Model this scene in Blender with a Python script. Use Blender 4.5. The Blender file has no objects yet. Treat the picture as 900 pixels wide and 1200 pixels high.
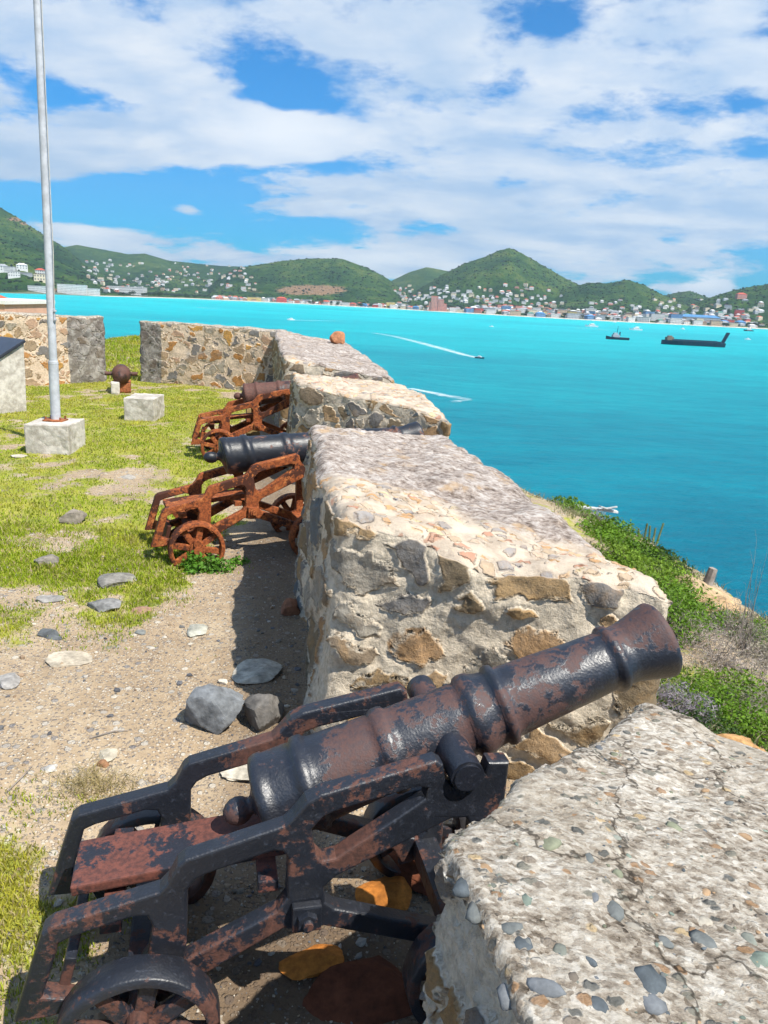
import bpy, bmesh, math, random
import numpy as np
from mathutils import Vector, Matrix
rng = np.random.default_rng(7); random.seed(7)
S = bpy.context.scene
COL = S.collection

# ------------------------------------------------------------------ camera
FPX, HCAM = 900.0, 2.0
PITCH = math.atan(250 / FPX); ROLL = math.atan(0.05)
Rt = np.array([1, 0, 0.]); Up = np.array([0, math.sin(PITCH), math.cos(PITCH)]); Fw = np.array([0, math.cos(PITCH), -math.sin(PITCH)])
R2 = math.cos(ROLL) * Rt + math.sin(ROLL) * Up; U2 = -math.sin(ROLL) * Rt + math.cos(ROLL) * Up
CAM = np.array([0, 0, HCAM])
def ray(px, py): return (px - 450) / FPX * R2 + (600 - py) / FPX * U2 + Fw
def atz(px, py, z):
    d = ray(px, py); return CAM + d * ((z - HCAM) / d[2])
def aty(px, py, y):
    d = ray(px, py); return CAM + d * (y / d[1])
cd = bpy.data.cameras.new('camera'); cam = bpy.data.objects.new('camera', cd); COL.objects.link(cam)
cd.sensor_fit = 'HORIZONTAL'; cd.sensor_width = 36; cd.lens = 36; cd.clip_start = 0.05; cd.clip_end = 60000
cam.matrix_world = Matrix(((R2[0], U2[0], -Fw[0], 0), (R2[1], U2[1], -Fw[1], 0), (R2[2], U2[2], -Fw[2], HCAM), (0, 0, 0, 1)))
S.camera = cam

# ------------------------------------------------------------------ light, view
SUN = np.array([.75, -.66, 1.42]); SUN = SUN / np.linalg.norm(SUN)
EL = math.asin(SUN[2]); AZ = math.atan2(SUN[0], SUN[1])
sl = bpy.data.lights.new('sun', 'SUN'); sl.energy = 5.0; sl.angle = math.radians(.5); sl.color = (1, .95, .86)
so = bpy.data.objects.new('sun', sl); COL.objects.link(so)
so.rotation_euler = Vector(SUN).to_track_quat('Z', 'Y').to_euler()
S.view_settings.view_transform = 'Standard'; S.view_settings.look = 'None'
S.view_settings.exposure = 0.66; S.view_settings.gamma = 1
S.cycles.use_denoising = True; S.cycles.max_bounces = 5; S.cycles.diffuse_bounces = 2; S.cycles.glossy_bounces = 2; S.cycles.transparent_max_bounces = 6
S.cycles.use_adaptive_sampling = True; S.cycles.adaptive_threshold = .03

HAZE = 6.5e-5

# ------------------------------------------------------------------ node helpers
def nd(t, typ, ins=None, **pr):
    n = t.nodes.new(typ)
    for k, v in pr.items(): setattr(n, k, v)
    for k, v in (ins or {}).items():
        s = n.inputs[k]
        if isinstance(v, bpy.types.NodeSocket): t.links.new(v, s)
        else:
            if s.type == 'RGBA' and len(v) == 3: v = (*v, 1)
            s.default_value = v
    return n
def mth(t, op, a, b=None, c=None, clamp=False):
    ins = {0: a}
    if b is not None: ins[1] = b
    if c is not None: ins[2] = c
    return nd(t, 'ShaderNodeMath', ins, operation=op, use_clamp=clamp).outputs[0]
def vm(t, op, a, b=None, sc=None):
    ins = {0: a}
    if b is not None: ins[1] = b
    n = nd(t, 'ShaderNodeVectorMath', ins, operation=op)
    if sc is not None: n.inputs['Scale'].default_value = sc
    return n.outputs['Value' if op in ('LENGTH', 'DOT_PRODUCT', 'DISTANCE') else 'Vector']
def mixc(t, f, a, b, bt='MIX'):
    n = nd(t, 'ShaderNodeMix', None, data_type='RGBA', blend_type=bt)
    for i, v in ((0, f), (6, a), (7, b)):
        s = n.inputs[i]
        if isinstance(v, bpy.types.NodeSocket): t.links.new(v, s)
        else: s.default_value = v if i == 0 else ((*v, 1) if len(v) == 3 else v)
    return n.outputs[2]
def noise(t, vec, sc, det=4, rough=.55, dist=0, out='Fac'):
    return nd(t, 'ShaderNodeTexNoise', {'Vector': vec, 'Scale': sc, 'Detail': det, 'Roughness': rough, 'Distortion': dist}).outputs[out]
def voro(t, vec, sc, feature='F1', rnd=1.0):
    return nd(t, 'ShaderNodeTexVoronoi', {'Vector': vec, 'Scale': sc, 'Randomness': rnd}, feature=feature)
def ss(t, v, lo, hi, a=0., b=1.):
    n = nd(t, 'ShaderNodeMapRange', {'Value': v, 'From Min': lo, 'From Max': hi, 'To Min': a, 'To Max': b}, interpolation_type='SMOOTHSTEP')
    return n.outputs[0]
def ramp(t, fac, stops, interp='LINEAR'):
    n = nd(t, 'ShaderNodeValToRGB', {'Fac': fac}); cr = n.color_ramp; cr.interpolation = interp
    while len(cr.elements) < len(stops): cr.elements.new(.5)
    for e, (p, c) in zip(cr.elements, stops): e.position = p; e.color = (*c, 1)
    return n.outputs[0]
def newmat(name):
    m = bpy.data.materials.new(name); m.use_nodes = True; t = m.node_tree; t.nodes.clear()
    o = t.nodes.new('ShaderNodeOutputMaterial'); return m, t, o
def bsdf(t, o, col, rough=.8, bump=None, bstr=.5, bdist=.01, spec=.3, metal=0., **kw):
    ins = {'Base Color': col, 'Roughness': rough, 'Specular IOR Level': spec, 'Metallic': metal}
    ins.update(kw)
    if bump is not None:
        ins['Normal'] = nd(t, 'ShaderNodeBump', {'Strength': bstr, 'Distance': bdist, 'Height': bump}).outputs[0]
    b = nd(t, 'ShaderNodeBsdfPrincipled', ins); t.links.new(b.outputs[0], o.inputs[0]); return b
def wpos(t): return nd(t, 'ShaderNodeNewGeometry').outputs['Position']
def opos(t): return nd(t, 'ShaderNodeTexCoord').outputs['Object']
def attr(t, name, out='Fac'): return nd(t, 'ShaderNodeAttribute', None, attribute_name=name).outputs[out]

# ------------------------------------------------------------------ sky world
W = bpy.data.worlds.new('World'); S.world = W; W.use_nodes = True; t = W.node_tree; t.nodes.clear()
wo = t.nodes.new('ShaderNodeOutputWorld')
sky = nd(t, 'ShaderNodeTexSky', None, sky_type='NISHITA', sun_disc=False, sun_elevation=EL, sun_rotation=AZ, air_density=1.0, dust_density=.4, ozone_density=2.0)
skyc = mixc(t, 1., sky.outputs[0], (.02, .80, 1.42), 'MULTIPLY')
bg1 = nd(t, 'ShaderNodeBackground', {'Color': skyc, 'Strength': .072})
dirv = nd(t, 'ShaderNodeTexCoord').outputs['Generated']
sp = nd(t, 'ShaderNodeSeparateXYZ', {0: dirv})
zc = mth(t, 'MAXIMUM', sp.outputs[2], 0.0)
den = mth(t, 'ADD', zc, .22)
cu = mth(t, 'DIVIDE', sp.outputs[0], den); cv = mth(t, 'DIVIDE', sp.outputs[1], den)
pc = nd(t, 'ShaderNodeCombineXYZ', {0: cu, 1: cv, 2: 0.}).outputs[0]
prot = nd(t, 'ShaderNodeMapping', {'Vector': pc, 'Rotation': (0, 0, math.radians(30)), 'Scale': (.85, 1.15, 1)}).outputs[0]
n1 = noise(t, prot, 1.7, 10, .60, .15)
n2 = noise(t, vm(t, 'ADD', pc, (3.1, 1.7, 0)), 5.0, 9, .64, .1)
cl = mth(t, 'ADD', mth(t, 'MULTIPLY', n1, .62), mth(t, 'MULTIPLY', n2, .38))
def blob(px, py, rx, ry, amp, ang=0.0):
    """a soft elliptical patch of more (or less) cloud at a direction of the sky"""
    d = ray(px, py); L = np.linalg.norm(d); d = d / L
    dx = ray(px + 1, py); dx /= np.linalg.norm(dx); dy = ray(px, py - 1); dy /= np.linalg.norm(dy)
    ex = (dx - d); ex /= np.linalg.norm(ex); ey = (dy - d); ey /= np.linalg.norm(ey)
    c, s = math.cos(ang), math.sin(ang); ax = c * ex + s * ey; ay = -s * ex + c * ey
    q = vm(t, 'SUBTRACT', dirv, tuple(d))
    a = mth(t, 'MULTIPLY', vm(t, 'DOT_PRODUCT', q, tuple(ax)), FPX * L / rx * 1.0 / (L * L) )
    b = mth(t, 'MULTIPLY', vm(t, 'DOT_PRODUCT', q, tuple(ay)), FPX * L / ry * 1.0 / (L * L))
    r2 = mth(t, 'ADD', mth(t, 'MULTIPLY', a, a), mth(t, 'MULTIPLY', b, b))
    return mth(t, 'MULTIPLY', mth(t, 'EXPONENT', mth(t, 'MULTIPLY', r2, -1.0)), amp)
cover = mth(t, 'ADD', mth(t, 'MULTIPLY', mth(t, 'SUBTRACT', cl, .5), 1.55), .505)
for b in [(345, 108, 56, 30, -.34, 0), (95, 112, 50, 13, -.32, 0), (10, 150, 50, 16, -.10, 0), (60, 228, 200, 24, -.27, .08), (235, 222, 80, 20, -.24, 0), (150, 255, 170, 18, -.10, 0),
          (596, 97, 22, 16, -.22, 0), (645, 30, 40, 18, -.17, -.3), (690, 150, 40, 20, -.04, 0), (600, 215, 50, 14, -.05, 0), (360, 268, 130, 12, -.10, 0), (810, 318, 60, 10, -.07, 0), (210, 280, 80, 6, -.06, 0), (640, 285, 260, 26, .13, .03), (420, 285, 200, 12, .10, 0), (300, 235, 160, 12, .12, .1),
          (860, 60, 70, 60, .05, 0), (600, 170, 240, 60, .10, -.1), (470, 235, 200, 20, .10, .05), (180, 145, 95, 42, .26, -.2), (30, 175, 90, 26, .12, 0), (200, 190, 120, 16, .10, .1), (140, 40, 180, 50, .09, 0), (400, 30, 180, 40, .08, 0), (700, 240, 200, 30, .07, 0),
          (335, 196, 80, 9, -.22, 0), (330, 160, 60, 20, .50, .05), (322, 148, 30, 14, .2, 0), (300, 152, 30, 14, .12, 0), (98, 272, 38, 11, .26, 0), (25, 195, 50, 14, .18, .1), (830, 333, 24, 10, .26, 0), (435, 305, 50, 10, .20, 0), (520, 308, 30, 6, .16, 0), (220, 243, 12, 8, .18, 0), (170, 290, 120, 10, .12, 0)]:
    cover = mth(t, 'ADD', cover, blob(*b))
dens = ss(t, cover, .41, .60)
n3 = noise(t, prot, 2.6, 7, .6, .2); n4 = noise(t, vm(t, 'ADD', prot, (.12, -.08, 0)), 2.6, 7, .6, .2)
thick = ss(t, cover, .50, .80)
shade = mth(t, 'ADD', mth(t, 'MULTIPLY', mth(t, 'SUBTRACT', n3, n4), 3.0), .5, clamp=True)
ccol = mixc(t, shade, (.50, .67, .90), (.94, .98, 1.02))
ccol = mixc(t, mth(t, 'MULTIPLY', ss(t, noise(t, pc, .9, 3, .5), .45, .68), .55), ccol, (.50, .66, .86))
bright = mth(t, 'ADD', mth(t, 'ADD', blob(330, 158, 66, 28, .8), blob(98, 270, 36, 11, .8)), mth(t, 'ADD', blob(830, 330, 24, 10, .7), blob(440, 303, 55, 9, .6)), clamp=True)
ccol = mixc(t, bright, ccol, (1.15, 1.16, 1.16))
bg2 = nd(t, 'ShaderNodeBackground', {'Color': ccol, 'Strength': .64})
mx = nd(t, 'ShaderNodeMixShader', {0: mth(t, 'MULTIPLY', dens, .93)})
t.links.new(bg1.outputs[0], mx.inputs[1]); t.links.new(bg2.outputs[0], mx.inputs[2]); t.links.new(mx.outputs[0], wo.inputs[0])

# ------------------------------------------------------------------ numpy noise
def _h(i, j, k, s):
    n = (i * 374761393 + j * 668265263 + k * 2147483647 + s * 1274126177) & 0xffffffff
    n = ((n ^ (n >> 13)) * 1274126177) & 0xffffffff
    n = ((n ^ (n >> 16)) * 2246822519) & 0xffffffff
    return ((n ^ (n >> 15)) & 0xffffff) / float(0xffffff)
def vn(p, s=0):
    p = np.asarray(p, float); f0 = np.floor(p); f = p - f0; i = f0.astype(np.int64); f = f * f * (3 - 2 * f); r = 0
    for a in (0, 1):
        for b in (0, 1):
            for c in (0, 1):
                w = (f[:, 0] if a else 1 - f[:, 0]) * (f[:, 1] if b else 1 - f[:, 1]) * (f[:, 2] if c else 1 - f[:, 2])
                r = r + w * _h(i[:, 0] + a, i[:, 1] + b, i[:, 2] + c, s)
    return r
def fbm(p, sc=1., oc=4, s=0, g=.5):
    p = np.asarray(p, float) * sc; r = 0; a = 1; tot = 0
    for o in range(oc): r = r + a * vn(p, s + o * 17); tot += a; a *= g; p = p * 2.03 + 11.3
    return r / tot * 2 - 1
def fb2(x, y, sc=1., oc=4, s=0, g=.5):
    x = np.atleast_1d(np.asarray(x, float)); y = np.atleast_1d(np.asarray(y, float)); sh = np.broadcast(x, y).shape
    x, y = np.broadcast_to(x, sh).ravel(), np.broadcast_to(y, sh).ravel()
    return fbm(np.c_[x, y, 0 * x + .37 * s], sc, oc, s, g).reshape(sh)
def sst(x, a, b):
    u = np.clip((x - a) / (b - a), 0, 1); return u * u * (3 - 2 * u)

# ------------------------------------------------------------------ object helpers
def mesh(name, V, F, mats, parent=None, mi=None, col=None, fattr=None, smooth=False, loc=None):
    """V Nx3, F list or MxK array -> ONE mesh object"""
    me = bpy.data.meshes.new(name); V = np.asarray(V, float)
    if loc is not None: V = V - np.asarray(loc, float)
    if isinstance(F, np.ndarray):
        k = F.shape[1]; me.vertices.add(len(V)); me.vertices.foreach_set('co', V.ravel())
        me.loops.add(F.size); me.loops.foreach_set('vertex_index', F.astype(np.int32).ravel())
        me.polygons.add(len(F)); me.polygons.foreach_set('loop_start', np.arange(len(F), dtype=np.int32) * k)
        me.polygons.foreach_set('loop_total', np.full(len(F), k, dtype=np.int32)); me.update(calc_edges=True)
    else: me.from_pydata([tuple(v) for v in V], [], [tuple(f) for f in F])
    if not isinstance(mats, (list, tuple)): mats = [mats]
    for m in mats: me.materials.append(m)
    if mi is not None: me.polygons.foreach_set('material_index', np.asarray(mi, dtype=np.int32))
    if col is not None:
        a = me.color_attributes.new('Col', 'FLOAT_COLOR', 'POINT'); c = np.ones((len(V), 4)); c[:, :3] = col; a.data.foreach_set('color', c.ravel())
    for nm, v in (fattr or {}).items():
        a = me.attributes.new(nm, 'FLOAT', 'POINT'); a.data.foreach_set('value', np.asarray(v, dtype=np.float32))
    me.polygons.foreach_set('use_smooth', np.full(len(me.polygons), smooth)); me.update()
    o = bpy.data.objects.new(name, me); COL.objects.link(o)
    if parent is not None: o.parent = parent
    if loc is not None: o.location = loc
    return o
def empty(name, loc, rz=0.):
    o = bpy.data.objects.new(name, None); COL.objects.link(o); o.location = loc; o.rotation_euler = (0, 0, rz); o.empty_display_size = .2; return o
def tag(o, label=None, cat=None, group=None, kind=None):
    if label: o['label'] = label
    if cat: o['category'] = cat
    if group: o['group'] = group
    if kind: o['kind'] = kind
    return o
def cmul(a, b): return tuple(x * y for x, y in zip(a, b))
def copytree(o, parent=None):
    c = o.copy(); COL.objects.link(c); c.parent = parent
    for ch in list(o.children): copytree(ch, c)
    return c
def bm_obj(name, bm, mat, parent=None, smooth=False, rough=0., loc=None):
    bmesh.ops.recalc_face_normals(bm, faces=bm.faces)
    me = bpy.data.meshes.new(name); bm.to_mesh(me); bm.free()
    if rough:
        co = np.empty(len(me.vertices) * 3); me.vertices.foreach_get('co', co); co = co.reshape(-1, 3)
        co += np.c_[fbm(co, 30, 3, 3), fbm(co, 30, 3, 5), fbm(co, 30, 3, 8)] * rough; me.vertices.foreach_set('co', co.ravel())
    for m in (mat if isinstance(mat, (list, tuple)) else [mat]): me.materials.append(m)
    me.polygons.foreach_set('use_smooth', np.full(len(me.polygons), smooth)); me.update()
    if smooth: me.set_sharp_from_angle(angle=math.radians(38))
    o = bpy.data.objects.new(name, me); COL.objects.link(o)
    if parent is not None: o.parent = parent
    if loc is not None: o.location = loc
    return o
def bx(bm, c, s, rot=None, bev=.0, seg=2, mi=0):
    """box centred c, full size s"""
    r = bmesh.ops.create_cube(bm, size=1.); vs = r['verts']
    M = Matrix.Translation(c) @ (rot.to_4x4() if rot else Matrix()) @ Matrix.Diagonal((*s, 1))
    bmesh.ops.transform(bm, matrix=M, verts=vs)
    fs = {f for v in vs for f in v.link_faces}
    for f in fs: f.material_index = mi
    if bev:
        es = list({e for v in vs for e in v.link_edges})
        bmesh.ops.bevel(bm, geom=es, offset=bev, segments=seg, affect='EDGES', profile=.6)
def cyl(bm, a, b, r1, r2=None, n=20, cap=True, mi=0):
    a, b = Vector(a), Vector(b); r2 = r1 if r2 is None else r2
    r = bmesh.ops.create_cone(bm, cap_ends=cap, segments=n, radius1=r1, radius2=r2, depth=(b - a).length)
    M = Matrix.Translation((a + b) / 2) @ (b - a).to_track_quat('Z', 'Y').to_matrix().to_4x4()
    bmesh.ops.transform(bm, matrix=M, verts=r['verts'])
    for f in {f for v in r['verts'] for f in v.link_faces}: f.material_index = mi
def lathe(prof, n=48, axis='x'):
    """profile [(x, r)] -> V, F around x"""
    V = []; F = []
    for x, r in prof:
        for k in range(n):
            a = 2 * math.pi * k / n; V.append((x, r * math.cos(a), r * math.sin(a)))
    for i in range(len(prof) - 1):
        for k in range(n):
            a, b = i * n + k, i * n + (k + 1) % n; F.append((a, b, b + n, a + n))
    F.append(tuple(range(n))[::-1]); F.append(tuple((len(prof) - 1) * n + k for k in range(n)))
    return np.array(V), F
def ico(sub):
    bm = bmesh.new(); bmesh.ops.create_icosphere(bm, subdivisions=sub, radius=1.)
    V = np.array([v.co[:] for v in bm.verts]); F = np.array([[v.index for v in f.verts] for f in bm.faces]); bm.free(); return V, F
ICO = {k: ico(k) for k in (1, 2, 3, 4, 5)}

# ------------------------------------------------------------------ materials
def mat_ground():
    m, t, o = newmat('dirt_ground'); p = wpos(t); g = attr(t, 'grass'); sh = attr(t, 'dark_soil')
    a = noise(t, p, 1.3, 6, .6); b = noise(t, p, 14, 5, .65)
    c = ramp(t, mth(t, 'ADD', mth(t, 'MULTIPLY', a, .6), mth(t, 'MULTIPLY', b, .4)), [(.3, (.23, .165, .105)), (.5, (.38, .285, .185)), (.68, (.50, .41, .29))])
    v = voro(t, p, 75); vr = nd(t, 'ShaderNodeSeparateColor', {0: v.outputs['Color']})
    peb = mth(t, 'MULTIPLY', ss(t, v.outputs['Distance'], .62, .38), mth(t, 'GREATER_THAN', vr.outputs[0], .45))
    pc_ = ramp(t, vr.outputs[1], [(0, (.10, .10, .11)), (.3, (.26, .22, .19)), (.6, (.42, .33, .24)), (.85, (.50, .44, .35)), (1, (.58, .54, .47))])
    c = mixc(t, mth(t, 'MULTIPLY', peb, .75), c, pc_)
    v2 = voro(t, p, 22); vr2 = nd(t, 'ShaderNodeSeparateColor', {0: v2.outputs['Color']})
    peb2 = mth(t, 'MULTIPLY', ss(t, v2.outputs['Distance'], .42, .36), mth(t, 'GREATER_THAN', vr2.outputs[0], .8))
    c = mixc(t, mth(t, 'MULTIPLY', peb2, .8), c, ramp(t, vr2.outputs[1], [(0, (.16, .16, .17)), (.5, (.36, .33, .29)), (1, (.6, .55, .46))]))
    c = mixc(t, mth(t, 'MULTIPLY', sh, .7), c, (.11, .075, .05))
    gn = noise(t, p, 5, 7, .7); gm = ss(t, mth(t, 'ADD', g, mth(t, 'MULTIPLY', mth(t, 'SUBTRACT', gn, .5), 1.1)), .42, .62)
    gc = ramp(t, noise(t, p, 3.1, 6, .7), [(.3, (.12, .16, .01)), (.5, (.27, .30, .02)), (.7, (.40, .37, .05))])
    c = mixc(t, mth(t, 'MULTIPLY', gm, .85), c, gc)
    hh = mth(t, 'ADD', mth(t, 'MULTIPLY', peb, .5), mth(t, 'ADD', mth(t, 'MULTIPLY', peb2, .9), mth(t, 'MULTIPLY', noise(t, p, 60, 5, .7), .9)))
    bsdf(t, o, c, .95, hh, .8, .012, .15); return m
def mat_masonry(name, sc, mortar, cols,  mw=.05, disp=.02, distort=.25, show=1.0, smear=.35, top=None, stain=None, edge=None, pale=None, crag=1.):
    """rubble stones in mortar: cell colours, recessed or proud stones, smeared mortar; 'top' mixes in the capping by attribute"""
    m, t, o = newmat(name); p = wpos(t)
    dn = noise(t, p, 2.2 * sc / 4, 4, .6, 0, 'Color')
    q = vm(t, 'ADD', p, vm(t, 'SCALE', vm(t, 'SUBTRACT', dn, (.5, .5, .5)), sc=distort * 4 / sc))
    q = vm(t, 'MULTIPLY', q, (1, 1, 1.35))
    ve = voro(t, q, sc, 'DISTANCE_TO_EDGE').outputs['Distance']; vc = voro(t, q, sc); r = nd(t, 'ShaderNodeSeparateColor', {0: vc.outputs['Color']})
    n_f = noise(t, p, 34, 6, .7); n_m = noise(t, p, 7, 6, .65); n_l = noise(t, p, 1.7, 5, .6)
    e = mth(t, 'ADD', ve, mth(t, 'MULTIPLY', mth(t, 'SUBTRACT', n_m, .5), smear * .3))
    st = ss(t, e, mw - .01, mw + .05)
    if show < 1: st = mth(t, 'MULTIPLY', st, mth(t, 'LESS_THAN', r.outputs[2], show))
    sc_ = ramp(t, r.outputs[0], cols, 'CONSTANT')
    sc_ = mixc(t, ss(t, n_f, .35, .75, 0, .7), sc_, (.12, .095, .07)); sc_ = mixc(t, ss(t, n_m, .52, .72, 0, .32), sc_, (.42, .24, .09))
    mo = mixc(t, ss(t, n_f, .35, .7), mortar, tuple(x * .62 for x in mortar)); mo = mixc(t, ss(t, n_l, .45, .7, 0, .6), mo, tuple(x * y for x, y in zip(mortar, (.62, .60, .60))))
    c = mixc(t, st, mo, sc_)
    h = mth(t, 'ADD', mth(t, 'MULTIPLY', st, .55), mth(t, 'ADD', mth(t, 'MULTIPLY', mth(t, 'SUBTRACT', n_m, .5), .6 * crag), mth(t, 'MULTIPLY', mth(t, 'SUBTRACT', n_f, .5), .22 * crag ** 1.5)))
    if stain:
        sm = ss(t, attr(t, 'stain'), .35, .65); c = mixc(t, mth(t, 'MULTIPLY', sm, .85), c, mixc(t, ss(t, n_m, .4, .65), (.10, .095, .09), (.30, .29, .27)))
    rough = .9; fb_ = noise(t, p, 120, 4, .7)
    if top:
        tf = attr(t, 'top'); tc, th, tb = top(t, p, n_f, n_m, n_l)
        tm = ss(t, mth(t, 'ADD', tf, mth(t, 'MULTIPLY', mth(t, 'SUBTRACT', n_m, .5), .5)), .4, .6)
        c = mixc(t, tm, c, tc)
        hm = nd(t, 'ShaderNodeMix', {0: tm, 2: h, 3: th}, data_type='FLOAT'); h = hm.outputs[0]
        fb_ = mth(t, 'ADD', fb_, mth(t, 'MULTIPLY', mth(t, 'MULTIPLY', tb, tm), 2.2))
    b = bsdf(t, o, c, rough, fb_, .55, .005, .2)
    d = nd(t, 'ShaderNodeDisplacement', {'Height': h, 'Midlevel': .3, 'Scale': disp}); t.links.new(d.outputs[0], o.inputs['Displacement'])
    m.displacement_method = 'BOTH'; return m
def top_cobble(far_y, sy=1.0):
    def f(t, p, n_f, n_m, n_l):
        q = vm(t, 'MULTIPLY', vm(t, 'ADD', p, vm(t, 'SCALE', noise(t, p, 3, 3, .6, 0, 'Color'), sc=.12)), (.75, 1.0, .5))
        ve = voro(t, q, 19, 'DISTANCE_TO_EDGE').outputs['Distance']; vc = voro(t, q, 19); r = nd(t, 'ShaderNodeSeparateColor', {0: vc.outputs['Color']})
        st = mth(t, 'MULTIPLY', ss(t, mth(t, 'ADD', ve, mth(t, 'MULTIPLY', mth(t, 'SUBTRACT', n_f, .5), .35)), .10, .18), mth(t, 'LESS_THAN', r.outputs[2], .55))
        scol = ramp(t, r.outputs[0], [(0, (.52, .27, .09)), (.18, (.42, .31, .2)), (.34, (.62, .40, .22)), (.5, (.28, .27, .27)), (.62, (.56, .42, .30)), (.8, (.46, .20, .12)), (.9, (.66, .53, .28))], 'CONSTANT')
        mo = mixc(t, ss(t, n_m, .4, .65), (.54, .45, .35), (.38, .31, .24)); a = mixc(t, mth(t, 'MULTIPLY', st, .8), mo, mixc(t, ss(t, n_f, .4, .65, 0, .6), scol, (.30, .22, .16)))
        # weathered part: pinkish grey crust, dark pits, pale lichen
        pitn = noise(t, vm(t, 'MULTIPLY', p, (.8, 1.2, 1)), 30, 8, .74)
        w = ramp(t, mth(t, 'ADD', mth(t, 'MULTIPLY', pitn, .7), mth(t, 'MULTIPLY', n_m, .3)), [(.34, (.05, .035, .03)), (.43, (.18, .14, .115)), (.50, (.34, .285, .245)), (.57, (.46, .41, .37)), (.68, (.68, .64, .58))])
        w = mixc(t, ss(t, noise(t, p, 5, 5, .6), .56, .7, 0, .65), w, (.42, .27, .13))
        py_ = nd(t, 'ShaderNodeSeparateXYZ', {0: p}); yy = mth(t, 'ADD', py_.outputs[1], mth(t, 'MULTIPLY', py_.outputs[0], sy))
        k = ss(t, mth(t, 'ADD', yy, mth(t, 'MULTIPLY', mth(t, 'SUBTRACT', n_l, .5), 1.0)), far_y, far_y + .25)
        h = mth(t, 'ADD', mth(t, 'MULTIPLY', st, .30), mth(t, 'MULTIPLY', mth(t, 'SUBTRACT', n_m, .5), .6))
        h2 = mth(t, 'ADD', mth(t, 'MULTIPLY', pitn, .35), mth(t, 'MULTIPLY', n_m, .45))
        hm = nd(t, 'ShaderNodeMix', {0: k, 2: h, 3: h2}, data_type='FLOAT')
        return mixc(t, k, a, w), hm.outputs[0], pitn
    return f
def top_concrete(t, p, n_f, n_m, n_l):
    q = vm(t, 'MULTIPLY', p, (.8, 1.2, 1)); pn = noise(t, q, 42, 8, .74); pm = noise(t, q, 5, 6, .66); gv = voro(t, vm(t, 'ADD', q, vm(t, 'SCALE', noise(t, p, 60, 2, .6, 0, 'Color'), sc=.012)), 95); gr = nd(t, 'ShaderNodeSeparateColor', {0: gv.outputs['Color']})
    c = ramp(t, mth(t, 'ADD', mth(t, 'MULTIPLY', pn, .60), mth(t, 'ADD', mth(t, 'MULTIPLY', pm, .27), mth(t, 'MULTIPLY', gr.outputs[0], .13))), [(.33, (.045, .036, .028)), (.40, (.20, .165, .13)), (.47, (.38, .335, .28)), (.54, (.54, .50, .44)), (.64, (.78, .75, .70))])
    c = mixc(t, ss(t, n_l, .5, .66, 0, .55), c, (.40, .35, .28))
    v = voro(t, vm(t, 'ADD', q, vm(t, 'SCALE', noise(t, p, 20, 3, .6, 0, 'Color'), sc=.02)), 38); r = nd(t, 'ShaderNodeSeparateColor', {0: v.outputs['Color']})
    pk = mth(t, 'MULTIPLY', ss(t, v.outputs['Distance'], .45, .34), mth(t, 'LESS_THAN', r.outputs[2], .34))
    c = mixc(t, mth(t, 'MULTIPLY', pk, .85), c, ramp(t, r.outputs[0], [(0, (.11, .12, .12)), (.3, (.20, .20, .17)), (.55, (.36, .22, .12)), (.75, (.27, .23, .19)), (.9, (.55, .42, .25))], 'CONSTANT'))
    ck = voro(t, vm(t, 'ADD', p, vm(t, 'SCALE', noise(t, p, 4, 5, .65, 0, 'Color'), sc=.3)), 2.2, 'DISTANCE_TO_EDGE').outputs['Distance']; c = mixc(t, ss(t, ck, .014, .002, 0, .8), c, (.05, .04, .03))
    c = mixc(t, 1., c, (.84, .81, .765), 'MULTIPLY')
    ol = voro(t, p, 2.3); c = mixc(t, mth(t, 'MULTIPLY', ss(t, mth(t, 'ADD', ol.outputs['Distance'], mth(t, 'MULTIPLY', mth(t, 'SUBTRACT', n_m, .5), .2)), .13, .10), .6), c, (.62, .33, .18))
    h = mth(t, 'ADD', mth(t, 'MULTIPLY', pn, .22), mth(t, 'ADD', mth(t, 'MULTIPLY', pm, .55), mth(t, 'MULTIPLY', pk, .10))); return c, h, pn
STONES = [(0, (.20, .15, .09)), (.16, (.30, .20, .10)), (.30, (.17, .16, .15)), (.44, (.36, .24, .13)), (.56, (.24, .18, .12)), (.68, (.36, .22, .11)), (.78, (.30, .27, .22)), (.9, (.13, .15, .16))]
STW = [(0, (.42, .20, .06)), (.16, (.18, .17, .16)), (.28, (.40, .28, .17)), (.40, (.50, .27, .07)), (.52, (.34, .25, .16)), (.66, (.22, .21, .20)), (.76, (.46, .30, .20)), (.88, (.38, .33, .26))]
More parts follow.
